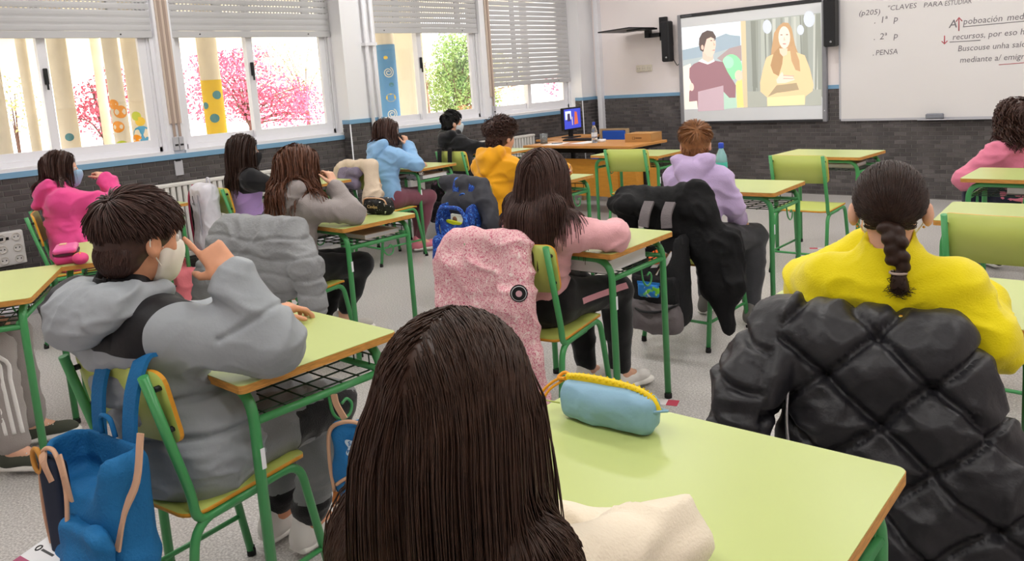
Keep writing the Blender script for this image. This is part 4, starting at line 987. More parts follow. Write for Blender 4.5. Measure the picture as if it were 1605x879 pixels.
def cap_prims(c, R, grow=.0, face=.0):
    L = lambda x, y, z: A_(*c) + R @ A_(x, y, z)
    return [E(L(0, -.016, .034), (.081+grow, .098+grow, .086+grow), .01, R), E(L(0, .095+face, -.055), (.075, .085, .10), .015, R, True), E(L(0, .1+face, .01), (.062, .045, .045), .015, R, True)]
def shoe(parent, ankle, d, m, sole_m, L=.235):
    d = nrm(A_(d[0], d[1], 0)); x = A_(d[1], -d[0], 0); a = A_(ankle[0], ankle[1], 0); z0 = ankle[2] - .085; R = np.stack([x, d, A_(0, 0, 1)], 1); up = lambda f, s, z: a + d*f + x*s + A_(0, 0, z0+z)
    p = [E(up(.02, 0, .045), (.038, .075, .045), .03, R), E(up(.12, 0, .038), (.041, .062, .032), .03, R), C(up(-.01, 0, .05), up(-.015, 0, .10), .036, .037, .03), E(up(-.035, 0, .04), (.034, .035, .042), .03, R), B(up(.06, 0, -.06), (.2, .3, .066), .002, .004, R, True)]
    o = solid('shoe', p, .009, m, parent, smooth=2)
    s = [B(up(.06, 0, .013), (.041, .122, .013), .012, .01, R), E(up(.14, 0, .016), (.045, .05, .016), .02, R)]
    V, F = surf(s, .009, 2); so = link('sole', np_mesh('sole', V, F, tuple(parent.location)), sole_m, o)
    # laces
    mb = MB()
    for k in range(4): q = up(.05+.017*k, 0, .088-.008*k) - A_(*parent.location); mb.tube([tuple(q - x*.022 - A_(0, 0, .006)), tuple(q), tuple(q + x*.022 - A_(0, 0, .006))], .0028, 5)
    mb.build('laces', sole_m, o); return o
class Person:
    def __init__(s, label, base, yaw, hip, chest, head, hyaw, hpitch=0, hroll=0, skin='a', scale=1.0):
        s.t = empty('person', base, 0, label, 'person', 'pupils in the classroom'); s.yaw = yaw; s.R = basis(yaw); s.hip = A_(*hip); s.chest = A_(*chest); s.head = A_(*head); s.HR = basis(hyaw, hpitch, hroll); s.skin = SKIN[skin]
        s.rx = s.R[:, 0]; s.fw = s.R[:, 1]; s.up = A_(0, 0, 1); s.arms = {}; s.legs = {}; s.extra = []; s.sw = .128*scale
        s.neck = s.chest + s.up*.0 ; ax = nrm(s.chest - s.hip); s.ax = ax
    def sh(s, side): return s.chest + s.rx * s.sw * side - s.up * .062
    def hp(s, side): return s.hip + s.rx * .085 * side
    def arm(s, side, elbow, wrist, hd=None, hn=None, curl=(.3, .3, .35, .4), thumb=.4): s.arms[side] = (A_(*elbow), A_(*wrist), hd, hn, curl, thumb); return s
    def leg(s, side, knee=None, ankle=None, toe=None):
        k = s.hp(side) + s.fw*.40 + s.rx*side*.02 + A_(0, 0, -.03) if knee is None else A_(*knee); a = k - s.fw*.03 + A_(0, 0, .09-k[2]) if ankle is None else A_(*ankle); s.legs[side] = (k, a, s.fw if toe is None else A_(*toe)); return s
    def torso(s, g): # g: how much thicker than the body
        mid = s.hip*.5 + s.chest*.5 - s.fw*.015
        return [C(s.hip + s.up*.0, mid, .094+g, .086+g, .05, lat=s.rx, st=1.25), C(mid, s.chest - s.ax*.11, .086+g, .092+g, .05, lat=s.rx, st=1.28),
                C(s.sh(-1)*.92 + s.chest*.08 , s.sh(1)*.92 + s.chest*.08, .046+g, .046+g, .06), C(s.chest - s.ax*.07, s.chest + s.up*.0, .06+g*.7, .05+g*.7, .06)]
    def arm_prims(s, side, g, end=1.0, cuff=0, bulge=0):
        e, w = s.arms[side][:2]; sh = s.sh(side); we = e + (w - e) * end
        p = [C(sh, e, .045+g, .039+g, .05), C(e, we, .039+g, .030+g*(.8), .03)]
        if cuff: q = nrm(w - e); p.append(C(we - q*.035, we - q*.005, .034+g*.8+cuff, .033+g*.8+cuff, .008))
        return p
    def leg_prims(s, side, g, end=1.0):
        k, a, t = s.legs[side]; h = s.hp(side); ae = k + (a - k) * end
        return [C(h + s.fw*.02, k, .082+g, .056+g, .06), C(k, ae, .055+g, .040+g, .04), E(k*.6 + ae*.4 - s.fw*.012, (.045+g*.8, .048+g*.8, .1), .04)]
    def body(s, h=.008, hand_sc=.9, ear=0):
        p = s.torso(-.012)
        for side in s.arms:
            p += s.arm_prims(side, -.008); e, w, hd, hn, cu, th = s.arms[side]
            if hd is not None: p += hand_prims(w, hd, hn, -1 if side > 0 else 1, cu, th, sc=hand_sc)
        for side in s.legs:
            p += s.leg_prims(side, -.012); k, a, t = s.legs[side]; p += [C(a, a + nrm(t)*.10 - s.up*.045, .034, .026, .03), C(a, a - s.up*.04 - nrm(t)*.02, .032, .03, .03)]
        p += head_prims(s.head, s.HR, s.chest + s.up*.0 - s.fw*.005, ear=ear); s.bp = p
        o = solid('body', p, h, s.skin, s.t, smooth=1)
        for sd in (-1, 1):
            c = s.head + s.HR @ A_(sd*.031, .0765, .002); m = MB(); n = 10
            q = c - A_(*s.t.location); M4 = Matrix([list(s.HR[i]) + [0] for i in range(3)] + [[0, 0, 0, 1]])
            m.lathe([(0, -.0125), (.0088, -.0088), (.0125, 0), (.0088, .0088), (0, .0125)], tuple(q), 12, M4 @ Matrix.Rotation(-PI/2, 4, 'X')); e = m.build('eye', M_eye, o)
            MB().lathe([(0, .0132), (.0055, .0118), (.006, .011)], tuple(q), 10, M4 @ Matrix.Rotation(-PI/2, 4, 'X')).build('iris', M_iris, e)
        return s
    def top(s, name, m, g=.014, h=.010, fold=.007, hood=True, ends=None, cuff=.004, extra=(), matfn=None, disp=None, seed=0, hem=True, skirt=.0):
        p = s.torso(g)
        if hem: p.append(C(s.hip + s.up*.01 + s.rx*.0, s.hip + s.up*.06, .115+g+skirt, .108+g+skirt, .03, lat=s.rx, st=1.25))
        for side in s.arms: p += s.arm_prims(side, g, (ends or {}).get(side, .97), cuff)
        if hood:
            n0 = s.chest + s.up*.022; bk = -s.fw
            s.hood_p = [C(n0 + s.rx*.07 + s.fw*.03 + s.up*.02, n0 + s.rx*.062 + bk*.06 + s.up*.02, .026, .034, .02), C(n0 - s.rx*.07 + s.fw*.03 + s.up*.02, n0 - s.rx*.062 + bk*.06 + s.up*.02, .026, .034, .02),
                  C(n0 + s.rx*.06 + bk*.065 + s.up*.015, n0 - s.rx*.06 + bk*.065 + s.up*.015, .036, .036, .02), C(n0 + s.rx*.085 + bk*.055 + s.up*.02, n0 + s.rx*.01 + bk*.135 - s.up*.105, .04, .026, .012), C(n0 - s.rx*.085 + bk*.055 + s.up*.02, n0 - s.rx*.01 + bk*.135 - s.up*.105, .04, .026, .012), E(n0 + bk*.105 - s.up*.03, (.075, .042, .06), .02, s.R)]
            p += s.hood_p
        p += list(extra); s.top_p = p
        p = p + [C(s.head*.0 + s.chest + s.up*.03, s.chest + s.up*.16, .047, .06, .01, sub=True)]
        f = (lambda V: folds(V, (9, 9, 14), fold, seed)) if disp is None else disp
        return solid(name, p, h, m, s.t, disp=f, matfn=matfn)
    def trousers(s, m, g=.012, h=.0135, fold=.006, ends=None, matfn=None, seed=3):
        p = [C(s.hip - s.rx*.05, s.hip + s.rx*.05, .11+g, .11+g, .04)]
        for side in s.legs: p += s.leg_prims(side, g, (ends or {}).get(side, .92))
        return solid('trousers', p, h, m, s.t, disp=lambda V: folds(V, (9, 9, 13), fold, seed), matfn=matfn)
    def shoes(s, m, sm):
        for side in s.legs: k, a, t = s.legs[side]; shoe(s.t, a, t, m, sm)
        return s
    def mask(s, m, loops=True, low=-.1):
        L = lambda x, y, z: s.head + s.HR @ A_(x, y, z); R = s.HR
        p = [E(L(0, .03, -.042), (.066, .074, .072), .01, R), E(L(0, .094, -.03), (.018, .022, .03), .04, R), E(L(0, .06, -.085), (.035, .034, .03), .03, R),
             B(L(0, -.14, -.05), (.2, .155, .3), .002, .006, R, True), B(L(0, 0, .135), (.2, .3, .14), .002, .006, R, True)]
        o = solid('face_mask', p, .005, m, s.t, smooth=3)
        if loops:
            for sd in (-1, 1):
                b = A_(*s.t.location); pts = [L(sd*.06, .028, -.02), L(sd*.074, .004, .012), L(sd*.083, -.016, .018), L(sd*.084, -.022, -.005), L(sd*.075, -.004, -.035), L(sd*.058, .022, -.065)]
                MB().tube(spline([tuple(q - b) for q in pts], 4), .0017, 5).build('ear_loop', m, o)
        return o
    def hair(s, m, n, L, style='long', K=11, cap=None, h=.009, r0=.002, r1=.0008, curl=0, cfreq=3, body=True, seed=1, capgrow=0, capface=0, **kw):
        cp = cap_prims(s.head, s.HR, capgrow, capface) if cap is None else cap
        if style == 'short': cp = cp + [E(s.head + s.HR @ A_(0, -.056, -.033), (.068, .050, .056), .025, s.HR)]
        bp = None
        if body: bp = s.torso(.022) + getattr(s, 'hood_p', [])
        pa = grow_hair(s.head, s.HR, n, L, style, bp, seed, K, **kw)
        if style == 'short':
            rs = np.random.RandomState(seed+9); m_ = n//3; u = rs.uniform(-1, 1, m_); z = rs.uniform(-.9, .75, m_); K_ = pa.shape[1]; out = []
            for t in np.linspace(0, 1, K_):
                zz = np.maximum(z - .45*t, -.97); th = u*1.45*(1 - .06*t); rr = np.sqrt(1 - zz**2); q = np.stack([rr*np.sin(th)*.069, -rr*np.cos(th)*.051 - .056, zz*.057 - .033], 1); q = q + np.stack([np.sin(th), -np.cos(th), 0*th], 1)*(.001 + .0045*t)
                out.append(s.head + q @ s.HR.T)
            pa = np.concatenate([pa, np.stack(out, 1)])
        if curl:
            rs = np.random.RandomState(seed+5); N = pa.shape[0]; ph = rs.random(N)*6.28; t = np.linspace(0, 1, pa.shape[1])[None, :]; T = np.gradient(pa, axis=1); T /= np.linalg.norm(T, axis=2)[..., None]+1e-9
            a = np.cross(T, A_(.3, .2, 1)); a /= np.linalg.norm(a, axis=2)[..., None]+1e-9; b = np.cross(T, a); w = np.clip(t*2, 0, 1)
            pa = pa + curl * (a * (w*np.sin(t*6.28*cfreq + ph[:, None]))[..., None] + b * (w*np.cos(t*6.28*cfreq + ph[:, None]))[..., None])
        return hair_object('hair', s.t, cp, h, pa, r0, r1, m, sides=3 if r0 < .0025 else 2)
# ================================================================ THE PUPILS
H_dark = hair_mat('hair_dark_brown', '#33211a'); H_brown = hair_mat('hair_brown', '#46302a'); H_black = hair_mat('hair_black', '#131012'); H_auburn = hair_mat('hair_auburn', '#5f3b2a')
H_blond = hair_mat('hair_dark_blond', '#8a5c39'); H_choc = hair_mat('hair_chocolate', '#3b271d')
def cloth(name, hexc, rough=.8, bump=.25, bs=220, **k): return mat(name, hexc, rough, bump=bump, bscale=bs, sheen=.25, spec=.2, **k)
WHITE_SH = mat('white_leather', '#e6e2de', .45); SOLE = mat('white_sole', '#efece6', .5)
def strips(person, name, m, side, offs, g, r=.004, parent=None, t0=.06, t1=1, end=.92):
    """stripes running down the outside of a trouser leg"""
    k, a, t = person.legs[side]; h = person.hp(side) + person.fw*.04; b = A_(*person.t.location)
    for o in offs:
        pts = []
        for i in range(18):
            u = i/17; q = h + (k-h)*u if u <= 1 else k
            pts.append(q + person.rx*side*(.084+g-.026*u) + A_(0, 0, o + .012))
        for i in range(1, 16):
            u = i/15*end; q = k + (a-k)*u; pts.append(q + person.rx*side*(.058+g-.014*u) + person.fw*(.03 + o))
        pts = [tuple(A_(*q) - b) for q in spline([tuple(q) for q in pts[::3]], 4)]
        MB().tube(pts, r*2.2, 6, flat=.35).build(name, m, person.t)
# --- boy in the padded jacket
p = Person('boy in a grey and black padded jacket and white mask, finger at his forehead', (-2.1, .93, 0), .15, (-2.10, .90, .54), (-2.13, .785, .955), (-2.10, .835, 1.113), .12, .10, skin='b')
p.arm(1, (-1.805, 1.0, .845), (-1.885, .955, 1.02), (-.72, -.12, .68), (.5, -.55, .6), (.06, .95, 1.0, 1.0), .9).arm(-1, (-2.30, .98, .80), (-2.22, 1.22, .80), (.2, 1, 0), (0, 0, 1))
p.leg(1, (-2.08, 1.33, .50), (-2.19, 1.27, .10), (-.15, 1, 0)).leg(-1, (-2.30, 1.32, .50), (-2.33, 1.24, .10)); p.sw = .145; p.body(.0055, 1.0)
M_jg = mat('grey_puffer', '#9ba0a5', .55, spec=.3, bump=.12, bscale=60); M_jb = mat('black_puffer', '#19181b', .6, spec=.3, bump=.12, bscale=60)
def puff(V):
    d = folds(V, (8, 8, 11), .010, 4)
    for z in (.60, .70, .80): d = d - .02*np.exp(-((V[:, 2]-z-.02*np.sin(V[:, 0]*9))/.009)**2) * (V[:, 1] < 1.12) * ((V[:, 0] < -1.95) | (V[:, 2] < .76))
    q = V - A_(-1.805, 1.0, .845); ax = nrm(A_(-1.885, .955, 1.02) - A_(-1.805, 1.0, .845)); s = q @ ax; r = np.linalg.norm(q - np.outer(s, ax), axis=1); return d - .012*np.exp(-((s-.07)/.008)**2)*(r < .12)*(V[:, 2] > .87)
_b = A_(-2.1, .93, 0); _rx = tuple(p.rx); two_tone(M_jg, '#19181b', [[((_rx[0]*.1, _rx[1]*.1, 1), tuple(A_(*(p.chest - _b))*A_(1, 1, 0) + A_(0, 0, .875))), (tuple(-x for x in _rx), tuple(p.chest - _b + p.rx*.195))]])
M_jg2 = mat('grey_puffer_hood', '#9ba0a5', .55, spec=.3, bump=.12, bscale=60); two_tone(M_jg2, '#19181b', [[(tuple(-x for x in _rx), tuple(p.chest - _b - p.rx*.095))]])
def jm(c):
    lat = (c - p.chest) @ p.rx; blk = (c[:, 2] > .872 - .25*np.maximum(lat-.02, 0)) & (lat < .215) & (lat > -.4); return blk.astype(int)
p.top('padded_jacket', M_jg, g=.038, h=.0065, hood=False, ends={1: .88}, disp=puff, hem=True, cuff=0, skirt=.02)
b = A_(*p.t.location)
n0 = p.chest; bk = -p.fw
hood_p = [C(n0 + p.rx*.10 + p.fw*.055 + p.up*.03, n0 + p.rx*.105 + bk*.06 + p.up*.03, .030, .045, .03), C(n0 - p.rx*.10 + p.fw*.05 + p.up*.03, n0 - p.rx*.11 + bk*.05 + p.up*.02, .03, .045, .03),
          C(n0 + p.rx*.10 + bk*.085 + p.up*.02, n0 - p.rx*.115 + bk*.08 + p.up*.015, .05, .055, .03), E(n0 + bk*.12 - p.up*.005 - p.rx*.01, (.135, .05, .055), .03, p.R), E(n0 + bk*.135 - p.up*.04 - p.rx*.02, (.09, .035, .045), .03, p.R),
          C(n0 + p.up*.02 + p.fw*.01, n0 + p.up*.2 + p.fw*.02, .075, .09, .02, sub=True)]
solid('hood', hood_p, .0065, M_jg2, p.t, disp=lambda V: folds(V, (9, 9, 14), .010, 9))
e, w = p.arms[1][:2]; q = nrm(w - e)
solid('knit_cuff', [C(w - q*.03, w + q*.003, .033, .031, .01)], .006, mat('black_rib', '#141416', .85, bump=.5, bscale=200), p.t, smooth=2)
solid('collar', [C(n0 + p.rx*.055 + p.up*.045, n0 - p.rx*.055 + p.up*.045, .042, .042, .03), C(n0 + p.up*.02, n0 + p.up*.075 + p.fw*.01, .068, .066, .02), C(n0 + p.up*.0, n0 + p.up*.15 + p.fw*.01, .054, .057, .01, sub=True)], .007, M_jb, p.t)
M_gp = cloth('grey_sweatpants', '#7f8183'); M_bk = cloth('black_panel', '#141416')
p.trousers([M_gp, M_bk], g=.018, fold=.009, ends={1: .90, -1: .9}, matfn=lambda c: ((((c - p.legs[1][0]) @ p.rx) > .058) & (c[:, 1] > 1.15) & (c[:, 2] > .44) & (c[:, 2] < .56) | (c[:, 2] < .185)).astype(int))
k, a, tt = p.legs[1]; solid('sock', [C(a + A_(0, 0, -.03), a + (k-a)*.16, .038, .04, .02)], .006, mat('white_sock', '#e8e4e0', .9, bump=.5, bscale=260), p.t)
p.shoes(WHITE_SH, SOLE)
def plate_text(txt, size, m, mat4, parent, name):
    cu = bpy.data.curves.new('txt', 'FONT'); cu.body = txt; cu.size = size; cu.extrude = .0006; ob = bpy.data.objects.new('txt', cu); col.objects.link(ob); bpy.context.view_layer.update()
    me = bpy.data.meshes.new_from_object(ob.evaluated_get(bpy.context.evaluated_depsgraph_get())); bpy.data.objects.remove(ob); me.materials.clear(); me.materials.append(m)
    o = link(name, me, None, parent); o.matrix_local = mat4; return o
p.mask(mat('ivory_mask', '#efe8dc', .8))
p.hair(H_brown, 2600, .062, 'short', K=7, capgrow=.004, capface=.006, r0=.0024, r1=.001, lift=.018, off0=(.007, .022), side_bias=.25, whorl=(.1, -.55, .83), seed=11, taper=1, body=False, h=.007, low=-.45, face_lim=.35)
P1 = p
# --- long haired girl nearest the camera
p = Person('girl with very long straight dark hair nearest the camera, cream sleeve on the desk', (-.74, .62, 0), .05, (-.74, .60, .54), (-.72, .61, .935), (-.711, .64, 1.055), .25, .05)
p.arm(1, (-.575, .88, .808), (-.74, .82, .785), (-.8, .1, -.2), (0, 0, 1)).arm(-1, (-.87, .70, .68), (-.82, .86, .62), (.1, 1, 0), (0, 0, 1)).leg(1).leg(-1); p.body(.011)
p.sw = .118; p.top('sweatshirt', cloth('cream_fleece', '#efe2cb'), g=.012, hood=False, fold=.012, cuff=.004, h=.008, seed=2)
p.trousers(cloth('dark_jeans', '#2b3140')); p.shoes(WHITE_SH, SOLE)
L = lambda x, y, z: p.head + p.HR @ A_(x, y, z)
capL = cap_prims(p.head, p.HR, .004, .01) + [C(L(0, -.04, .0), L(0, -.085, -.2), .066, .072, .05, lat=p.HR[:, 0], st=1.1, dep=p.HR[:, 1], st2=.62), C(L(0, -.085, -.2), L(-.02, -.11, -.5), .08, .09, .05, lat=p.HR[:, 0], st=1.35, dep=p.HR[:, 1], st2=.4)]
p.hair(H_choc, 5400, .60, 'long', K=15, cap=capL, r0=.0011, r1=.0008, off0=(.006, .016), spread=.8, seed=21, h=.006, back_pull=.30, jit=.012, low=-.45)
# --- yellow sweater, braid
p = Person('girl in a bright yellow sweater with a dark braid, seen from behind', (-.70, 2.2, 0), .15, (-.70, 2.22, .54), (-.665, 2.11, .925), (-.672, 2.135, 1.062), .31, .04)
p.arm(-1, (-.935, 2.235, .815), (-.76, 2.31, .93), (.2, .0, .9), (-.5, .6, .1), (.3, .3, .4, .5)).arm(1, (-.425, 2.10, .755), (-.50, 2.33, .795), (-.3, .9, 0), (0, 0, 1)).leg(1).leg(-1); p.sw = .15; p.body(.0065, ear=.010)
M_yel = cloth('yellow_knit', '#efdc08', .75); n0 = p.chest
p.top('sweater', M_yel, g=.024, hood=False, fold=.010, cuff=.006, h=.008, seed=5, extra=[C(n0 - p.up*.02, n0 + p.up*.062 + p.fw*.012, .072, .061, .025)])
p.trousers(cloth('black_leggings', '#17171a')); p.shoes(WHITE_SH, SOLE); p.mask(mat('white_mask', '#e8ebee', .8))
L = lambda x, y, z: p.head + p.HR @ A_(x, y, z)
bun = L(.0, -.104, -.028)
def tight(c, R, n, target, seed):
    rs = np.random.RandomState(seed); cc = A_(*c) + R @ A_(0, -.014, .032); r = A_(.0855, .1045, .0935); d = rs.normal(size=(n*4, 3)); d /= np.linalg.norm(d, axis=1)[:, None]
    ok = ~((d[:, 1] > .45) & (d[:, 2] < .5)) & (d[:, 2] > -.75) & ~((d[:, 1] > .0) & (d[:, 2] < -.05)) & ~((np.abs(d[:, 0]) > .7) & (d[:, 2] < -.05)); d = d[ok][:n]; out = []; tg = (target - cc) @ R
    for k in range(9):
        t = k/8; q = d * (1-t) + (tg/np.linalg.norm(tg)) * t; q /= np.linalg.norm(q, axis=1)[:, None] + 1e-6; out.append((q * (r + .005*rs.random((len(d), 1)))) @ R.T + cc)
    return np.stack(out, 1)
braid_c = [bun, L(.012, -.118, -.062), L(.016, -.118, -.098), L(.018, -.114, -.132)]; cp = cap_prims(p.head, p.HR, .003, .01)
path = spline([tuple(q) for q in braid_c], 4); rxh = p.HR[:, 0]
for i in range(8):
    c0 = A_(*path[min(len(path)-1, int(i*(len(path)-1)/7.5))]); s = 1 if i % 2 else -1; cp.append(E(c0 + rxh*s*.012, (.023-.0006*i, .021-.0006*i, .016), .003, p.HR @ np.array(Matrix.Rotation(s*.6, 3, 'Y'))))
end = A_(*path[-1]); cp += [E(end + A_(.003, -.002, -.02), (.017, .016, .02), .008), E(end + A_(.004, -.003, -.042), (.023, .018, .024), .012)]
V2 = tight(p.head, p.HR, 2100, bun, 3)
rs = np.random.RandomState(5); fr = []
for k in range(160):
    a = rs.uniform(-1, 1); q0 = end + A_(0, 0, -.012) + rs.normal(size=3)*.006; fr.append(np.stack([q0 + (A_(rs.normal()*.012, rs.normal()*.012, -.045) + A_(.004, -.002, 0)) * t for t in np.linspace(0, 1, 9)]))
fr2 = []
for k in range(120):
    d = rs.normal(size=3); d[2] = abs(d[2]); d = nrm(d); q0 = p.head + p.HR @ (A_(0, -.014, .032) + d*A_(.085, .10, .09)); v = nrm(p.HR @ d + rs.normal(size=3)*.8); fr2.append(np.stack([q0 + v*.010*t for t in np.linspace(0, 1, 9)]))
hair_object('hair', p.t, cp, .0055, [V2, np.stack(fr), np.stack(fr2)], .0014, .0006, H_dark)
b = A_(*p.t.location); c0 = end - b; MB().tube([tuple(c0 + A_(.019*math.cos(a), .018*math.sin(a), -.008)) for a in np.linspace(0, 2*PI, 15)[:-1]], .0035, 6, close=True).build('hair_tie', mat('pale_tie', '#b9a59a', .6), p.t)
for sd in (-1, 1):
    q = p.head + p.HR @ A_(sd*.078, -.002, -.043) - b; MB().lathe([(0, -.004), (.004, 0), (0, .004)], tuple(q), 8).build('earring', mat('gold', '#d8a83a', .25, metal=1), p.t)
P3 = p
# --- pale pink hoodie
p = Person('girl with long brown hair in a pale pink hoodie leaning on her desk', (-2.2, 2.48, 0), .05, (-2.20, 2.45, .54), (-2.085, 2.40, .915), (-2.09, 2.425, 1.045), .25, .05)
p.arm(1, (-1.85, 2.56, .815), (-2.0, 2.76, .80), (-.7, .6, 0), (0, 0, 1)).arm(-1, (-2.36, 2.56, .80), (-2.26, 2.80, .80), (.4, .8, 0), (0, 0, 1))
p.leg(1, (-2.07, 2.85, .50), (-2.09, 2.88, .10), (.2, 1, 0)).leg(-1, (-2.27, 2.83, .50), (-2.25, 2.83, .10)); p.body(.0075)
p.top('hoodie', cloth('pale_pink_fleece', '#e8aeb4'), g=.018, fold=.010, h=.009, seed=6)
M_blk = cloth('black_jersey', '#101013'); M_pk = cloth('pink_stripe', '#e5a0ac')
M_bs = two_tone(cloth('black_jersey_striped', '#101013'), '#e5a0ac', [[((1, 0, 0), (.135, 0, 0)), ((0, 0, 1), (0, 0, .520)), ((0, 0, -1), (0, 0, .545)), ((0, 1, 0), (0, .06, 0)), ((0, -1, 0), (0, .36, 0))]])
p.trousers(M_bs, g=.012, fold=.007, seed=7)
p.shoes(WHITE_SH, SOLE)
L = lambda x, y, z: p.head + p.HR @ A_(x, y, z)
capL = cap_prims(p.head, p.HR, .008, .012) + [C(L(0, -.05, -.01), L(.02, -.09, -.15), .078, .075, .05, lat=p.HR[:, 0], st=1.15, dep=p.HR[:, 1], st2=.6), C(L(.02, -.09, -.15), L(.035, -.10, -.21), .07, .055, .05, lat=p.HR[:, 0], st=1.2, dep=p.HR[:, 1], st2=.5)]
p.hair(H_brown, 2200, .345, 'long', K=13, cap=capL, r0=.0024, r1=.0012, off0=(.01, .028), spread=.8, seed=31, h=.008, back_pull=.2)
# --- lilac hoodie boy
p = Person('boy with short fair brown hair in a lilac hoodie, seen from behind', (-2.22, 3.8, 0), .1, (-2.23, 3.82, .54), (-2.225, 3.87, .925), (-2.25, 3.905, 1.045), .45, .03)
p.arm(1, (-2.05, 3.93, .72), (-2.11, 4.10, .60), (.1, .8, -.4), (.5, 0, .9)).arm(-1, (-2.42, 3.97, .76), (-2.40, 4.18, .80), (.1, 1, 0), (0, 0, 1)); p.leg(1, (-2.06, 4.20, .49), (-2.03, 4.08, .10)).leg(-1); p.body(.0092)
p.top('hoodie', cloth('lilac_fleece', '#c6b0da'), g=.018, fold=.010, h=.010, seed=8); p.trousers(cloth('charcoal_trousers', '#3e3e42'), seed=2); p.shoes(mat('grey_shoe', '#6d6a66', .7), SOLE)
p.hair(H_blond, 1100, .06, 'short', K=7, capgrow=.004, r0=.003, r1=.001, lift=.02, off0=(.005, .016), whorl=(.2, -.75, .6), seed=41, taper=1, body=False, low=-.5, face_lim=.35)
# --- amber hoodie boy
p = Person('boy with tousled brown hair in an amber yellow hoodie, seen from behind', (-3.76, 3.8, 0), .05, (-3.76, 3.80, .54), (-3.735, 3.86, .96), (-3.735, 3.92, 1.088), -.05, .08)
for s in (-1, 1): p.arm(s, (-3.74+s*.24, 4.0, .79), (-3.76+s*.12, 4.20, .80), (-s*.4, .9, 0), (0, 0, 1)).leg(s)
p.body(.0095); p.top('hoodie', cloth('amber_fleece', '#f0a91c'), g=.020, fold=.011, h=.010, seed=9); p.trousers(cloth('navy_trousers', '#22283a')); p.shoes(WHITE_SH, SOLE)
p.hair(H_brown, 1100, .065, 'short', K=8, capgrow=.010, r0=.003, r1=.0012, lift=.03, off0=(.01, .03), whorl=(0, -.6, .8), seed=51, taper=1, body=False, curl=.008, cfreq=1.6, low=-.45, face_lim=.35)
# --- boy in black
p = Person('boy with black hair in a black hoodie and pale mask by the windows', (-5.75, 5.5, 0), -.1, (-5.76, 5.52, .54), (-5.92, 5.50, .95), (-5.935, 5.53, 1.085), -.38, .0)
p.arm(1, (-5.68, 5.68, .82), (-5.70, 5.90, .82), (.3, .9, 0), (0, 0, 1)).arm(-1, (-6.15, 5.66, .80), (-6.0, 5.88, .81), (.3, .9, 0), (0, 0, 1)).leg(1).leg(-1); p.body(.0098)
p.top('hoodie', cloth('black_fleece', '#17171b'), g=.022, fold=.010, h=.011, seed=10); p.trousers(cloth('black_denim', '#15151a')); p.shoes(mat('black_shoe', '#1a1a1c', .6), SOLE); p.mask(mat('pale_blue_mask', '#cfd9e0', .8))
p.hair(H_black, 800, .055, 'short', K=6, capgrow=.006, r0=.0036, r1=.0015, lift=.02, off0=(.006, .02), seed=61, taper=1, body=False, low=-.5, face_lim=.35)
# --- light blue hoodie
p = Person('girl in a light blue hoodie and black mask resting her chin on her hand', (-5.5, 4.28, 0), -.1, (-5.50, 4.28, .54), (-5.51, 4.31, .965), (-5.505, 4.365, 1.09), -.55, .05)
p.arm(1, (-5.27, 4.46, .815), (-5.41, 4.49, .965), (-.2, -.05, 1), (.8, .3, .1), (.7, .8, .8, .8)).arm(-1, (-5.72, 4.48, .80), (-5.55, 4.66, .80), (.8, .4, 0), (0, 0, 1)); p.leg(1, (-5.42, 4.70, .49), (-5.49, 4.60, .10), (.45, .8, 0)).leg(-1); p.body(.008)
p.top('hoodie', cloth('light_blue_fleece', '#8fbbe6'), g=.022, fold=.012, h=.010, seed=11); p.trousers(cloth('plum_leggings', '#7b4654'), g=.004, fold=.003); p.shoes(mat('pink_trainer', '#e58597', .6), SOLE); p.mask(mat('black_mask', '#1a1a1d', .8))
w = p.arms[1][1] - A_(*p.t.location); MB().tube([tuple(w + A_(.03*math.cos(a), .03*math.sin(a), .0)) for a in np.linspace(0, 6.28, 13)[:-1]], .006, 6, close=True).build('wristband', M_black, p.t)
L = lambda x, y, z: p.head + p.HR @ A_(x, y, z)
capM = cap_prims(p.head, p.HR, .006, .012) + [C(L(0, -.045, 0), L(0, -.06, -.10), .082, .075, .04, lat=p.HR[:, 0], st=1.05, dep=p.HR[:, 1], st2=.8)]
p.hair(H_brown, 900, .21, 'long', K=9, cap=capM, r0=.0034, r1=.0018, off0=(.008, .025), spread=.8, seed=71, back_pull=.1)
# --- grey hoodie, long auburn hair
p = Person('girl with long auburn hair in a grey hoodie, cheek on her hand', (-3.8, 2.28, 0), 0, (-3.80, 2.28, .54), (-3.74, 2.33, .935), (-3.755, 2.365, 1.062), -.2, .05)
p.arm(1, (-3.50, 2.50, .82), (-3.62, 2.485, .96), (-.35, -.1, .9), (.8, .4, .2), (.6, .7, .8, .8)).arm(-1, (-3.98, 2.50, .80), (-3.80, 2.66, .80), (.8, .4, 0), (0, 0, 1))
p.leg(1, (-3.70, 2.66, .49), (-3.86, 2.60, .16), (.5, .85, 0)).leg(-1, (-3.92, 2.68, .49), (-4.02, 2.60, .12)); p.body(.0075)
p.top('hoodie', cloth('grey_marl_fleece', '#9b9391'), g=.018, fold=.010, h=.009, seed=12); p.trousers(M_blk, g=.008, fold=.004, ends={1: .78, -1: .8}); p.shoes(mat('grey_white_shoe', '#d2ccc6', .7), SOLE)
L = lambda x, y, z: p.head + p.HR @ A_(x, y, z)
capL = cap_prims(p.head, p.HR, .010, .012) + [C(L(0, -.05, -.01), L(0, -.09, -.14), .082, .085, .05, lat=p.HR[:, 0], st=1.15, dep=p.HR[:, 1], st2=.65), C(L(0, -.09, -.14), L(0, -.10, -.22), .08, .06, .05, lat=p.HR[:, 0], st=1.25, dep=p.HR[:, 1], st2=.55)]
p.hair(H_auburn, 1600, .36, 'long', K=12, cap=capL, r0=.0026, r1=.0014, off0=(.01, .035), spread=.9, seed=81, h=.008, curl=.006, cfreq=1.5, back_pull=.1)
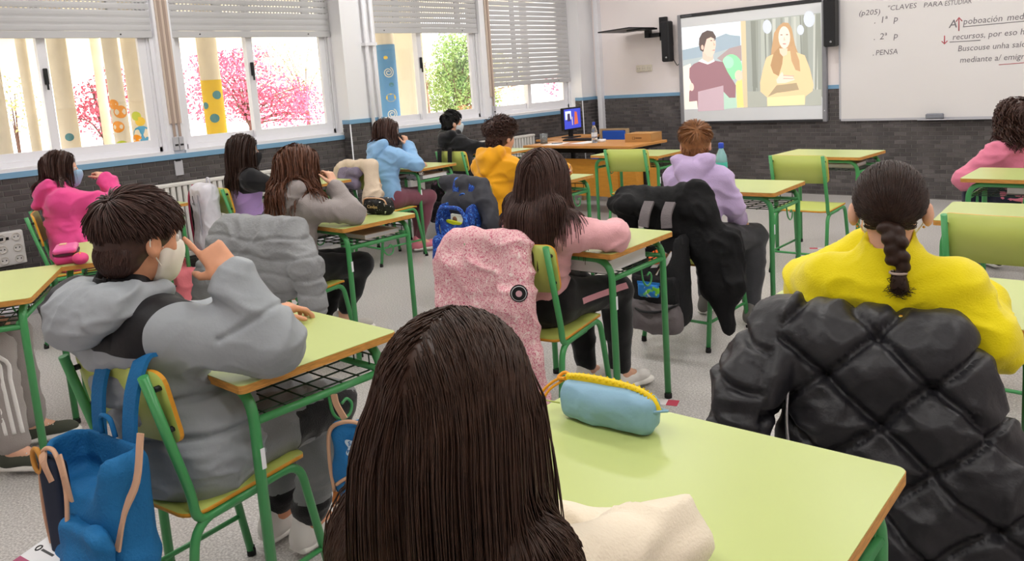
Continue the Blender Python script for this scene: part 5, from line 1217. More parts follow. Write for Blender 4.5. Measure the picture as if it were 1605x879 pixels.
# --- lilac and black
p = Person('girl with long dark hair in a lilac and black top by the radiator', (-5.6, 3.05, 0), -.15, (-5.60, 3.05, .54), (-5.46, 2.97, .945), (-5.44, 2.985, 1.08), -.5, .05)
p.arm(1, (-5.30, 3.16, .80), (-5.42, 3.38, .80), (-.3, .9, 0), (0, 0, 1)).arm(-1, (-5.72, 3.14, .80), (-5.66, 3.38, .80), (.3, .9, 0), (0, 0, 1)).leg(1).leg(-1); p.body(.0098)
M_lil = cloth('lilac_jersey', '#bd9ddb'); _c = p.chest - A_(*p.t.location); _r = p.rx; two_tone(M_lil, '#101013', [[((_r[0], _r[1], .35), tuple(_c*A_(1, 1, 0) + A_(0, 0, .9) + _r*.02)), ((0, 0, 1), (0, 0, .78))]])
p.top('sweatshirt', M_lil, g=.018, hood=False, fold=.009, h=.010, seed=13)
p.trousers(cloth('grey_leggings', '#55525a')); p.shoes(WHITE_SH, SOLE); p.mask(mat('black_mask', '#1a1a1d', .8))
L = lambda x, y, z: p.head + p.HR @ A_(x, y, z)
capL = cap_prims(p.head, p.HR, .008, .012) + [C(L(0, -.05, -.01), L(-.01, -.085, -.15), .078, .075, .05, lat=p.HR[:, 0], st=1.1, dep=p.HR[:, 1], st2=.65)]
p.hair(H_dark, 900, .30, 'long', K=10, cap=capL, r0=.0034, r1=.0018, off0=(.008, .026), spread=.8, seed=91, back_pull=.15)
# --- hot pink hoodie
p = Person('girl in a hot pink hoodie and blue mask lifting her hand to her face', (-5.62, 1.84, 0), -.3, (-5.62, 1.84, .54), (-5.68, 1.80, .955), (-5.69, 1.835, 1.085), -.45, .0)
p.arm(1, (-5.52, 2.12, .84), (-5.70, 2.10, .985), (-.7, -.15, .5), (.5, .3, .7), (.6, .7, .8, .8), .6).arm(-1, (-5.92, 2.06, .80), (-5.82, 2.28, .80), (.3, .9, 0), (0, 0, 1)).leg(1).leg(-1); p.body(.008)
p.top('hoodie', cloth('hot_pink_fleece', '#ea4f93'), g=.026, fold=.013, h=.010, seed=14, skirt=.02); p.trousers(cloth('white_trousers', '#dcd9d6')); p.shoes(WHITE_SH, SOLE); p.mask(mat('surgical_blue_mask', '#9dbdd8', .8))
L = lambda x, y, z: p.head + p.HR @ A_(x, y, z)
capL = cap_prims(p.head, p.HR, .008, .012) + [C(L(0, -.045, -.0), L(0, -.055, -.09), .082, .07, .04, lat=p.HR[:, 0], st=1.05, dep=p.HR[:, 1], st2=.85)]
p.hair(H_brown, 900, .20, 'long', K=9, cap=capL, r0=.0034, r1=.0018, off0=(.008, .022), spread=.9, seed=101, back_pull=.0)
# --- curly hair, pink, right edge
p = Person('pupil with curly brown hair in a pink hoodie at the right edge', (-1.02, 5.98, 0), .8, (-1.03, 5.98, .52), (-1.09, 5.90, .86), (-1.10, 5.905, 1.0), .55, .0)
p.arm(-1, (-1.345, 5.74, .64), (-1.40, 5.98, .58), (-.2, 1, 0), (0, 0, 1)).arm(1, (-.86, 6.10, .66), (-1.06, 6.28, .60), (-.8, .3, 0), (0, 0, 1)); p.leg(-1, (-1.36, 6.02, .48), (-1.30, 5.62, .13), (-.6, .5, 0)).leg(1, (-1.28, 6.25, .48), (-1.22, 6.0, .10)); p.body(.0098)
p.top('hoodie', cloth('rose_fleece', '#e2809c'), g=.024, fold=.011, h=.010, seed=15, hood=False); p.trousers(cloth('navy_leggings', '#1b2038'), g=.004, fold=.004); p.shoes(mat('black_shoe', '#1a1a1c', .6), SOLE)
p.hair(H_brown, 1000, .17, 'long', K=12, capgrow=.012, capface=.01, r0=.0034, r1=.002, off0=(.01, .04), spread=1.2, seed=111, curl=.012, cfreq=2.2)
# --- legs at the left edge
p = Person('pupil at the left edge in grey trousers with white stripes and dark trainers', (-4.06, .58, 0), -.49, (-4.06, .58, .54), (-4.10, .60, .95), (-4.10, .62, 1.08), -.4, .0)
p.arm(1, (-4.0, .72, .70), (-3.98, .86, .60), (.3, .9, 0), (0, 0, 1)).arm(-1, (-4.25, .78, .70), (-4.12, .86, .60), (.3, .9, 0), (0, 0, 1)); p.leg(1, (-3.78, .86, .50), (-3.70, .86, .10), (.75, .55, 0)).leg(-1, (-3.98, .98, .50), (-3.95, 1.0, .10)); p.body(.012)
p.top('hoodie', cloth('grey_marl_fleece', '#9b9391'), g=.018, h=.011, seed=16); p.trousers(cloth('ash_sweatpants', '#a29a96'), g=.022, fold=.008); strips(p, 'leg_stripe', cloth('stripe_white', '#efece9'), 1, (-.03, 0, .03), .02); p.shoes(mat('olive_trainer', '#474b40', .7), SOLE)
p.hair(H_brown, 500, .06, 'short', K=6, capgrow=.006, r0=.004, r1=.002, lift=.02, seed=121, body=False, face_lim=.35)
# ================================================================ COATS AND BAGS
def coat(name, label, base, prims, h, m, disp, matfn=None, cat='coat', smooth=2):
    t = empty(name, base, 0, label, cat); o = solid('shell', prims, h, m, t, disp=disp, matfn=matfn, smooth=smooth); return t
def seamz(V, zs, wob=.01, d=.012, w=.007): 
    out = np.zeros(len(V))
    for z in zs: out -= d*np.exp(-((V[:, 2] - z - wob*np.sin(V[:, 0]*14 + z*30))/w)**2)
    return out
X_ = A_(1, 0, 0); Y_ = A_(0, 1, 0)
# black quilted coat over the yellow sweater girl's chair
M_qc = mat('black_quilted_nylon', '#19181d', .45, spec=.45, bump=.2, bscale=45)
def quilt(V):
    u = V[:, 0]*.95 + V[:, 1]*.25; v = V[:, 2]; d = np.zeros(len(V)); w = .012*vnoise(V*7); Lq = .185
    for s in (1, -1):
        q = (u*.8 + s*v + w + .03*s)/Lq; f = np.abs(q - np.round(q))*Lq; d -= .022*np.exp(-(f/.011)**2); d += .012*np.clip(f/(Lq*.5), 0, 1)
    return d + folds(V, (10, 10, 10), .012, 21)
def quilt_or_sleeve(V):
    sl = (V[:, 0] < -.83) ; a = quilt(V); s = V[:, 2] + (V[:, 0]+.9)*.3; b = folds(V, (10, 10, 12), .012, 5)
    for z in (.60, .69, .78): b = b - .020*np.exp(-((s-z)/.010)**2)
    return np.where(sl, b, a)
pr_ = [C((-.84, 1.93, .83), (-.50, 2.0, .83), .055, .05, .06), C((-.78, 1.885, .74), (-.52, 1.93, .72), .10, .10, .08, lat=Y_, st=.7), C((-.72, 1.84, .58), (-.47, 1.88, .56), .12, .12, .08, lat=Y_, st=.55),
       C((-.68, 1.82, .45), (-.42, 1.86, .42), .11, .12, .08, lat=Y_, st=.5), C((-.50, 1.985, .80), (-.37, 1.94, .52), .05, .085, .07), C((-.36, 1.93, .50), (-.28, 1.93, .22), .09, .10, .06), C((-.52, 1.80, .36), (-.36, 1.84, .20), .09, .09, .06, lat=Y_, st=.6),
       C((-.855, 1.90, .82), (-.90, 1.77, .70), .085, .082, .04), C((-.90, 1.77, .70), (-.895, 1.68, .585), .08, .068, .03)]
pr_ = [Prim(q.kind, q.k, q.sub, **{**q.__dict__, 'a': q.a - A_(0, 0, .042), 'b': q.b - A_(0, 0, .042)}) if 0 else q for q in pr_]
for q in pr_: q.a = q.a - A_(0, 0, .04); q.b = q.b - A_(0, 0, .04)
t = coat('quilted_coat', 'large black quilted coat draped over the yellow sweater girl\'s chair', (-.66, 1.9, 0), pr_, .0085, M_qc, quilt_or_sleeve)
b = A_(*t.location)
MB().tube([tuple(A_(*q)-b) for q in spline([(-.80, 1.79, .68), (-.79, 1.755, .60), (-.775, 1.74, .52)], 5)], .0045, 5).build('zip', M_steel, t)
# grey padded coat
M_gc = mat('grey_padded_nylon', '#8e9092', .6, spec=.3, bump=.35, bscale=70)
pr_ = [C((-3.98, 2.03, .83), (-3.55, 2.03, .835), .05, .05, .05), C((-4.0, 1.98, .72), (-3.55, 1.98, .72), .10, .10, .08, lat=Y_, st=.65), C((-4.08, 1.95, .56), (-3.58, 1.97, .58), .10, .10, .08, lat=Y_, st=.65), C((-4.12, 1.94, .46), (-3.7, 1.96, .48), .075, .08, .06, lat=Y_, st=.7),
       C((-3.55, 2.02, .80), (-3.45, 1.97, .66), .075, .075, .03), C((-3.45, 1.97, .66), (-3.41, 1.96, .47), .075, .066, .03)]
def _mv(q): v = (q - A_(-3.80, 2.28, 0)) * A_(1.12, 1, 1); c_, s_ = math.cos(.18), math.sin(.18); return A_(v[0]*c_ - v[1]*s_ - 3.71, v[0]*s_ + v[1]*c_ + 2.27, v[2])
for q in pr_: q.a = _mv(q.a); q.b = _mv(q.b)
coat('padded_coat', 'grey horizontally padded coat hung over the auburn haired girl\'s chair', (-3.8, 2.0, 0), pr_, .009, M_gc, lambda V: seamz(V, (.45, .53, .615, .70, .785), .012, .010, .007) + folds(V, (9, 9, 12), .009, 31))
# pink speckled coat
M_pc = print_mat('pink_speckled_print', '#e9c3c4', [('#c9607c', 170, .52, .04), ('#f1dcd8', 40, .60, .08)], 60, rough=.75, warp=1.5)
_dx = A_(-.045, -.02, 0)
pr_ = [C((-2.37, 2.235, .82), (-2.02, 2.24, .835), .052, .05, .05), C((-2.37, 2.195, .70), (-2.05, 2.2, .70), .09, .085, .06, lat=Y_, st=.6), C((-2.37, 2.18, .55), (-2.07, 2.185, .55), .085, .08, .06, lat=Y_, st=.6), C((-2.33, 2.18, .42), (-2.1, 2.18, .42), .07, .06, .05, lat=Y_, st=.6),
       C((-2.01, 2.22, .80), (-1.985, 2.17, .62), .062, .07, .03), C((-1.985, 2.17, .62), (-1.955, 2.17, .42), .072, .066, .03), C((-1.955, 2.17, .42), (-1.935, 2.18, .25), .066, .056, .03)]
for q in pr_: q.a = q.a + _dx; q.b = q.b + _dx
t = coat('speckled_coat', 'pink speckled coat with a round black badge hung over a chair', (-2.2, 2.2, 0), pr_, .0085, M_pc, lambda V: folds(V, (10, 10, 8), .014, 41)); b = A_(*t.location)
Mr = basis(.75, 0); 
def disc(name, c, R, r, m, parent, th=.003, n=20, off=0):
    mm = MB(); pts = [tuple(A_(*c) + R @ A_(r*math.cos(2*PI*k/n), -off, r*math.sin(2*PI*k/n))) for k in range(n)]; pts2 = [tuple(A_(*q) - R @ A_(0, th, 0)) for q in pts]
    mm.add(pts + pts2, [list(range(n-1, -1, -1)), list(range(n, 2*n))] + [[k, (k+1) % n, n+(k+1) % n, n+k] for k in range(n)]); return mm.build(name, m, parent)
bc = A_(-1.972, 2.105, .68) - b
bd = disc('badge', bc, Mr, .033, M_black, t, .006); disc('badge_ring', bc + Mr @ A_(0, -.006, 0), Mr, .0285, M_white, bd, .0015); disc('badge_field', bc + Mr @ A_(0, -.0075, 0), Mr, .0262, M_black, bd, .0015); disc('badge_mark', bc + Mr @ A_(0, -.009, 0), Mr, .012, mat('badge_rose', '#d9a9b4', .6), bd, .0015)
MB().tube([tuple(A_(*q)-b) for q in ((-2.02, 2.24, .56), (-2.01, 2.235, .4), (-2.0, 2.24, .25))], .013, 6, flat=.25).build('hanging_strap', mat('navy_webbing', '#1d2233', .8), t)
# long black coat
M_lc = mat('black_cotton', '#121214', .75, spec=.25, bump=.3, bscale=40)
pr_ = [C((-2.46, 3.53, .80), (-2.05, 3.57, .83), .055, .055, .05), E((-2.40, 3.48, .775), (.13, .10, .055), .05), C((-2.05, 3.56, .80), (-1.95, 3.53, .55), .075, .10, .06, lat=Y_, st=.6), C((-1.95, 3.53, .55), (-1.90, 3.52, .38), .11, .10, .06, lat=Y_, st=.55), C((-1.93, 3.52, .36), (-1.87, 3.5, .17), .085, .03, .05, lat=Y_, st=.6),
       C((-2.30, 3.50, .70), (-2.05, 3.53, .62), .06, .07, .05, lat=Y_, st=.6), C((-2.25, 3.51, .77), (-1.99, 3.54, .74), .06, .07, .05, lat=Y_, st=.7), C((-2.44, 3.49, .70), (-2.45, 3.48, .45), .055, .045, .04), C((-1.86, 3.54, .62), (-1.82, 3.50, .40), .05, .05, .03)]
coat('long_coat', 'long black coat hanging over the lilac boy\'s chair almost to the floor', (-2.15, 3.52, 0), pr_, .0095, M_lc, lambda V: folds(V, (11, 11, 7), .016, 51))
# dark jacket behind the blue rucksack, beige coat
M_dj = mat('charcoal_nylon', '#3a3b42', .6, spec=.3, bump=.2, bscale=40)
pr_ = [C((-3.92, 3.55, .83), (-3.57, 3.56, .83), .05, .045, .04), C((-3.85, 3.52, .70), (-3.56, 3.53, .70), .075, .09, .05, lat=Y_, st=.6), C((-3.80, 3.52, .56), (-3.56, 3.53, .54), .07, .08, .05, lat=Y_, st=.55), C((-3.55, 3.53, .78), (-3.47, 3.5, .60), .05, .05, .03)]
coat('jacket', 'charcoal jacket hung on the chair of the boy in amber', (-3.72, 3.53, 0), pr_, .010, M_dj, lambda V: folds(V, (10, 10, 8), .014, 61), cat='jacket')
M_bc = mat('beige_twill', '#d9c6b0', .8, spec=.2, bump=.25, bscale=120)
pr_ = [C((-5.70, 4.02, .845), (-5.33, 4.02, .85), .045, .05, .05), C((-5.33, 4.02, .84), (-5.27, 3.98, .62), .06, .075, .05, lat=X_, st=.9), C((-5.72, 4.0, .82), (-5.75, 3.98, .55), .055, .07, .05), C((-5.29, 3.98, .62), (-5.28, 3.97, .50), .075, .07, .04)]
coat('beige_coat', 'beige coat slung in an arch over the light blue girl\'s chair', (-5.5, 4.0, 0), pr_, .010, M_bc, lambda V: folds(V, (11, 11, 8), .016, 71))
pr_ = [C((-5.66, 3.985, .80), (-5.45, 3.97, .80), .035, .045, .04), C((-5.62, 3.975, .72), (-5.48, 3.97, .70), .05, .05, .04), C((-5.66, 3.98, .78), (-5.68, 3.97, .55), .04, .045, .04)]
coat('scarf', 'mauve grey scarf tucked beneath the beige coat', (-5.58, 3.97, 0), pr_, .010, mat('mauve_knit', '#877d93', .85, bump=.4, bscale=120), lambda V: folds(V, (12, 12, 10), .012, 72), cat='scarf')
# ---------------------------------------------------------------- rucksacks (local frame: -y away from the chair, z up, origin at floor below the bag)
def ribbon(pts, w, th, m, name, parent, lat=(1, 0, 0), n=5):
    P = spline(pts, n); mb = MB(); L = Vector(lat); N = len(P); vs = []
    for i in range(N):
        t = (P[min(i+1, N-1)] - P[max(i-1, 0)]).normalized(); l = (L - t*L.dot(t)).normalized(); nn = t.cross(l)
        vs += [P[i] - l*w/2 - nn*th/2, P[i] + l*w/2 - nn*th/2, P[i] + l*w/2 + nn*th/2, P[i] - l*w/2 + nn*th/2]
    fs = [[i*4+k, i*4+(k+1) % 4, (i+1)*4+(k+1) % 4, (i+1)*4+k] for i in range(N-1) for k in range(4)] + [[3, 2, 1, 0], [(N-1)*4+k for k in range(4)]]
    mb.add(vs, fs, False); return mb.build(name, m, parent)
def rucksack(label, loc, rz, w, d, z0, z1, m, pocket=None, seed=0, h=.008, top_z=.86, strap_y=.10, straps=True, group=None, strap_m=None, hollow=False):
    t = empty('rucksack', loc, rz, label, 'rucksack'); zc = (z0+z1)/2; hh = (z1-z0)/2
    p_ = [B((0, 0, zc), (w/2, d/2, hh), min(d*.42, .06), .02), E((0, -.01, z0+hh*.35), (w*.53, d*.56, hh*.4), .04)]
    if hollow: p_ += [B((0, -.0, z1+.02), (w/2-.028, d/2-.026, hh*.8), .02, .01, sub=True), E((0, -d*.6, z1), (w*.38, d*.5, hh*.9), .03, sub=True)]
    solid('bag_body', p_, h, m, t, disp=lambda V: folds(V, (11, 11, 9), .004 if hollow else .008, seed), local=True)
    if pocket: solid('front_pocket', [B((0, -d/2-.012, z0+hh*.62), (w*.42, .034, hh*.5), .028, .02), E((0, -d/2-.015, z0+hh*.5), (w*.36, .045, hh*.4), .03)], h, pocket, t, disp=lambda V: folds(V, (12, 12, 9), .006, seed+1), local=True)
    if straps:
        for s in (-1, 1): ribbon([(s*w*.2, d*.45, z0+hh*1.2), (s*w*.22, d*.4, z1-.03), (s*w*.24, strap_y*.55, (z1+top_z)/2), (s*w*.24, strap_y-.02, top_z-.01), (s*w*.24, strap_y+.005, top_z), (s*w*.24, strap_y+.035, top_z-.012)], .05, .010, strap_m or m, 'shoulder_strap', t)
    MB().tube(spline([(-.03, d*.3, z1-.01), (-.02, d*.28, z1+.035), (.02, d*.28, z1+.035), (.03, d*.3, z1-.01)], 5), .006, 6).build('handle', strap_m or m, t)
    return t
# blue rucksack on the padded-jacket boy's chair
M_rb = mat('blue_canvas', '#1f6fa8', .7, spec=.3, bump=.3, bscale=150, var=.06, vscale=12); M_peach = mat('peach_webbing', '#d7ab8c', .7); M_rbd = mat('navy_lining', '#15233a', .8)
t = rucksack('blue rucksack with peach trim hung open on the padded jacket boy\'s chair', (-1.99, .62, 0), .14, .30, .13, .345, .69, M_rb, None, 81, strap_y=.125, top_z=.865, hollow=True)
solid('lining', [B((-.085, -.058, .50), (.05, .016, .15), .012, .02)], .007, M_rbd, t, local=True)
solid('front_panel', [B((.07, -.08, .44), (.085, .022, .09), .02, .02), E((.075, -.085, .40), (.08, .035, .08), .03)], .007, M_rb, t, disp=lambda V: folds(V, (12, 12, 9), .008, 83), local=True)
MB().tube(spline([(-.155, -.055, .36), (-.16, -.06, .50), (-.13, -.062, .64), (-.05, -.066, .675), (0, -.075, .60), (.01, -.09, .50), (.0, -.10, .40), (-.02, -.105, .345)], 6), .0055, 6).build('zip_trim', M_peach, t)
MB().tube(spline([(-.155, -.05, .37), (-.19, -.10, .35), (-.15, -.16, .33), (-.06, -.15, .335)], 6), .0055, 6).build('zip_trim', M_peach, t)
MB().tube([(-.13 + .022*math.cos(a), -.07, .635 + .03*math.sin(a)) for a in np.linspace(0, 2*PI, 14)[:-1]], .006, 6, close=True).build('handle_ring', mat('amber_cord', '#c98d3c', .6), t)
for pts in ([(-.10, -.068, .66), (-.08, -.078, .64), (-.06, -.076, .60)], [(-.02, -.07, .67), (.01, -.078, .63), (.015, -.075, .57)], [(.16, .03, .72), (.17, .0, .62), (.15, -.03, .55), (.14, -.05, .47)]): ribbon(pts, .022, .005, M_peach, 'peach_strap', t)
ribbon([(-.085, -.055, .37), (-.095, -.10, .372), (-.105, -.18, .345), (-.11, -.245, .335)], .20, .014, M_rb, 'open_flap', t, lat=(1, .1, 0))
t2 = empty('textbook', (-2.10, .50, .0), .3, 'white and magenta book lying in the open blue rucksack', 'book')
t2.location = (-2.068, .465, .374); t2.rotation_euler = (R_(12), 0, .14)
MB().box((-.09, -.10, 0), (.09, .10, .014)).build('pages', M_paper, t2); MB().box((-.092, -.102, .014), (.092, .03, .017)).build('magenta_cover', mat('magenta_card', '#a5275f', .4), t2); MB().box((-.092, .03, .014), (.092, .102, .017)).build('white_cover', M_paper, t2)
MB().tube([(-.07+.008*math.cos(a), .065+.008*math.sin(a), .0175) for a in np.linspace(0, 2*PI, 10)[:-1]], .002, 4, close=True).build('print_logo', M_black, t2); MB().box((-.055, .062, .017), (.0, .068, .0176)).build('print_word', M_black, t2)
# blue printed rucksack (amber boy)
M_bp = print_mat('blue_doodle_print', '#1b3f94', [('#3f7fe0', 26, .55, .04), ('#0f2350', 18, .60, .05), ('#7fb3f2', 70, .64, .03)], 30, warp=2)
t = rucksack('bright blue doodle print rucksack hung open with papers in its pocket', (-3.70, 3.45, 0), .05, .29, .15, .33, .73, M_bp, None, 91, top_z=.865, strap_y=.10, hollow=True)
solid('front_pocket', [B((-.01, -.09, .42), (.135, .045, .10), .04, .02), E((-.02, -.10, .37), (.13, .055, .09), .03)], .008, M_bp, t, disp=lambda V: folds(V, (12, 12, 9), .007, 93), local=True)
MB().tube(spline([(-.14, -.06, .50), (-.135, -.075, .58), (-.09, -.08, .685), (0, -.082, .70), (.09, -.08, .685), (.135, -.075, .58), (.14, -.06, .48)], 5), .013, 7).build('padded_edge', M_bp, t)
t2 = empty('folder', (-3.69, 3.42, .54), .05, 'lime yellow plastic folder in the doodle print rucksack', 'folder'); MB().box((-.10, -.012, -.10), (.115, .012, .06), Matrix.Rotation(.12, 4, 'Y')).build('folder_cover', mat('lime_plastic', '#d6df1e', .4), t2); MB().box((-.1, -.015, .02), (.1, -.012, .028), Matrix.Rotation(.12, 4, 'Y')).build('folder_edge', mat('lime_dark', '#b4bf10', .4), t2)
t2 = empty('notebook', (-3.69, 3.452, .54), .05, 'white printed notebook behind the lime folder in the rucksack', 'notebook'); MB().box((-.09, -.008, -.10), (.11, .008, .10), Matrix.Rotation(.05, 4, 'Y')).build('cover', M_paper, t2)
MB().lathe([(0, 0), (.024, 0), (.024, .0012), (0, .0012)], (.055, -.008, .072), 14, Matrix.Rotation(PI/2, 4, 'X')).build('printed_dot', mat('print_blue', '#5f9fd0', .5), t2); MB().lathe([(0, 0), (.02, 0), (.02, .0012), (0, .0012)], (-.05, -.008, .07), 14, Matrix.Rotation(PI/2, 4, 'X')).build('printed_dot', mat('print_brown2', '#8a5f48', .5), t2)
# open grey rucksack under the long black coat
M_gb = mat('grey_polyester', '#716a6c', .75, bump=.3, bscale=150); M_mesh = mat('black_mesh', '#1c1c1f', .8, bump=.5, bscale=300)
t = rucksack('open black and grey rucksack with books, hung under the long black coat', (-2.20, 3.425, 0), .08, .30, .16, .16, .66, M_mesh, None, 101, straps=False, hollow=True)
solid('lower_pocket', [B((0, -.095, .235), (.15, .04, .075), .035, .02), E((.02, -.10, .21), (.14, .05, .07), .03)], .008, M_gb, t, disp=lambda V: folds(V, (12, 12, 9), .008, 103), local=True)
solid('mesh_pocket', [B((.01, -.085, .36), (.13, .022, .08), .02, .02)], .008, M_mesh, t, disp=lambda V: folds(V, (12, 12, 9), .006, 104), local=True)
MB().tube(spline([(-.15, -.10, .30), (-.05, -.145, .268), (.06, -.147, .275), (.15, -.11, .315)], 5), .007, 6).build('zip', M_black, t)
for x in (-.06, .06): ribbon([(x*1.0, .02, .80), (x, -.03, .745), (x*1.1, -.045, .68)], .055, .012, M_gb, 'shoulder_strap', t)
MB().box((-.03, -.09, .60), (.05, -.088, .635)).build('sewn_tag', M_paper, t)
MB().tube(spline([(-.13, -.10, .30), (-.17, -.14, .20), (-.16, -.13, .08), (-.14, -.12, .06), (-.145, -.12, .18), (-.11, -.12, .29)], 6), .003, 5).build('drawstring', M_black, t)
for i, (x, lab, mm_, th) in enumerate(((-.05, 'white paged book nearest the orange lid in the open rucksack', M_paper, .02), (.0, 'brown covered book between the white books in the rucksack', M_card, .018), (.05, 'white book at the right in the open rucksack', M_paper, .02))):
    q = empty('book', (-2.20+x, 3.385+.004*x, .395), .08, lab, 'book', 'books in the open rucksack'); q.rotation_euler = (R_(-25), R_(28), .08); MB().box((-.012, -.05, 0), (.012, .05, .17)).build('pages', M_paper, q); MB().box((-.0135, -.052, -.002), (-.012, .052, .172)).box((.012, -.052, -.002), (.0135, .052, .172)).build('cover', mm_, q)
q = empty('orange_lid', (-2.175, 3.36, .53), 0, 'round orange lid poking from the open rucksack', 'lid'); MB().lathe([(0, 0), (.042, 0), (.045, .012), (.035, .022), (0, .024)], n=18, M=Matrix.Rotation(.7, 4, 'X')).build('lid_dome', mat('orange_plastic', '#ec6a2c', .4), q); MB().lathe([(.043, .002), (.047, .004), (.047, .009), (.044, .011)], n=18, M=Matrix.Rotation(.7, 4, 'X')).build('lid_rim', mat('orange_plastic_d', '#d95a20', .4), q)
q = empty('snack_packet', (-2.19, 3.29, .375), .1, 'bright blue and green packet in the mesh pocket of the rucksack', 'packet'); solid('packet_body', [B((0, .0, 0), (.06, .012, .035), .012, .01)], .006, print_mat('packet_print', '#2f86d8', [('#7ccf3a', 25, .55, .05), ('#e8f2f8', 40, .62, .03)], 20), q, disp=lambda V: folds(V, (25, 25, 25), .004, 3), local=True); MB().box((-.062, -.002, .03), (.062, .002, .045)).build('crimped_edge', mat('packet_blue', '#2f86d8', .4), q)
# black rucksack (boy in black), white rucksack (lilac and black girl)
M_kb = print_mat('black_floral_print', '#17151a', [('#5a3a4c', 22, .60, .04), ('#3c3f58', 30, .63, .04)], 20)
rucksack('black faintly patterned rucksack hung behind the boy in black', (-5.76, 5.19, 0), 0, .30, .14, .13, .55, M_kb, M_kb, 111, top_z=.86, strap_y=.07, strap_m=M_kb)
M_wb = mat('white_nylon', '#dcdbe3', .6, spec=.3, bump=.15, bscale=60); M_pip = mat('raspberry_piping', '#a8294c', .6)
t = rucksack('white rucksack with raspberry piping hung on the lilac and black girl\'s chair', (-5.64, 2.74, 0), -.1, .30, .13, .36, .87, M_wb, None, 121, straps=False)
MB().tube(spline([(-.152, -.02, .86), (-.15, -.06, .78), (-.155, -.065, .62), (-.15, -.06, .42)], 5), .008, 6).build('piping', M_pip, t)
MB().tube(spline([(-.165, -.0, .84), (-.16, -.04, .76), (-.165, -.045, .62), (-.16, -.04, .42)], 5), .008, 6).build('zip', M_black, t)
ribbon([(.05, -.072, .80), (.06, -.075, .60), (.05, -.072, .45)], .01, .004, mat('seam_grey', '#b9b8c2', .7), 'seam', t)
MB().tube([(-.055, -.0755, .735), (-.02, -.0755, .735), (-.037, -.0755, .765), (-.037, -.0755, .79)], .0022, 4).build('mountain_logo', M_black, t); MB().tube([(-.055, -.0755, .728), (-.015, -.0755, .728)], .0022, 4).build('logo_line', M_black, t)
t = rucksack('coral pink bag with black stripes under the white rucksack', (-5.72, 2.52, 0), -.1, .36, .18, .0, .30, mat('coral_fabric', '#d9747c', .7, bump=.2, bscale=100), None, 131, straps=False)
for z in (.10, .19, .25): ribbon([(-.178, -.095, z), (-.05, -.115, z-.012), (.08, -.115, z-.01), (.178, -.095, z)], .016, .006, M_black if z < .2 else M_wb, 'stripe', t)
# blue pencil case hanging from the desk hook
M_cs = mat('cobalt_canvas', '#1e74b4', .65, bump=.25, bscale=160); M_gold = mat('copper_metal', '#b5713d', .35, metal=.7)
t = empty('hanging_case', (-1.775, 1.205, 0), .5, 'blue zipped case hanging from the desk hook, white printed globe on it', 'pencil case')
solid('case_body', [B((0, 0, .455), (.075, .026, .115), .035, .02), E((0, -.01, .42), (.07, .035, .07), .03)], .0065, M_cs, t, disp=lambda V: folds(V, (14, 14, 12), .005, 141), local=True)
solid('small_pocket', [B((.005, -.036, .385), (.056, .010, .038), .012, .01)], .006, M_cs, t, local=True)
MB().tube(spline([(-.072, -.022, .36), (-.076, -.024, .46), (-.066, -.024, .545), (-.02, -.024, .572), (.03, -.024, .568), (.062, -.024, .545)], 5), .006, 6).build('zip_trim', M_peach, t)
MB().tube(spline([(-.052, -.046, .40), (-.01, -.049, .425), (.055, -.046, .43)], 5), .005, 6).build('pocket_zip', M_peach, t)
ribbon([(-.06, -.03, .37), (-.062, -.04, .345), (-.06, -.036, .31)], .02, .004, M_gold, 'zip_tassel', t); ribbon([(-.012, -.052, .42), (-.012, -.056, .39), (-.012, -.052, .35)], .013, .004, M_gold, 'zip_pull', t)
ribbon([(-.03, 0, .57), (-.05, .0, .61), (-.055, .0, .64)], .018, .004, M_peach, 'hang_loop', t)
vs = [(.012+(.028+.007*math.cos(5*a))*math.cos(a), -.0375, .505+(.028+.007*math.cos(5*a))*math.sin(a)) for a in np.linspace(0, 2*PI, 41)[:-1]]; m_ = MB(); m_.add(vs, [list(range(40))]); lg = m_.build('printed_globe', mat('pale_print', '#c9dbe8', .6), t)
def word(txt, size, x, z, y, m, parent): 
    M4 = Matrix.Translation((x, y, z)) @ Matrix.Rotation(PI/2, 4, 'X'); return plate_text(txt, size, m, M4, parent, 'printed_word')
word('SAVE', .017, -.008, .512, -.0385, M_cs, t); word('THE', .009, .0, .502, -.0385, M_cs, t); word('PLANET', .013, -.014, .490, -.0385, M_cs, t)
# ================================================================ SMALL THINGS ON AND UNDER THE DESKS
DT = .76
# blue and yellow pencil case
M_pb = mat('pale_blue_leatherette', '#86aec6', .5, spec=.35, bump=.1, bscale=80); M_yz = mat('yellow_rubber_zip', '#efce12', .45); M_oc = mat('orange_cord', '#e79a1c', .5)
t = empty('pencil_case', (-.925, 1.225, DT), .06, 'pale blue pencil case with a chunky yellow zip on the nearest desk', 'pencil case')
solid('case_body', [B((0, 0, .036), (.105, .034, .036), .022, .02), E((0, 0, .05), (.095, .033, .026), .03)], .005, M_pb, t, disp=lambda V: folds(V, (16, 16, 16), .004, 151), local=True, smooth=3)
y_ = [(-.10, .006, .074), (-.06, .006, .080), (0, .006, .082), (.06, .006, .078), (.095, .006, .066), (.108, .006, .045)]
P = spline(y_, 8)
MB().tube(P, .013, 8, flat=.6).build('zip_band', M_yz, t)
bb = MB()
for i in range(1, len(P)-1):
    for s in (-1, 1):
        c = P[i] + Vector((0, s*.006 + (.003 if i % 2 else -.003), .0085)); bb.lathe([(0, -.0035), (.0035, 0), (0, .0035)], tuple(c), 6)
tag(bb.build('zip_beads', M_yz, t), kind='stuff')
MB().tube(spline([(-.10, .006, .078), (-.125, -.005, .07), (-.15, -.02, .045), (-.158, -.03, .02), (-.15, -.032, .018), (-.135, -.015, .05), (-.105, .004, .074)], 5), .003, 6).build('zip_cord', M_oc, t)
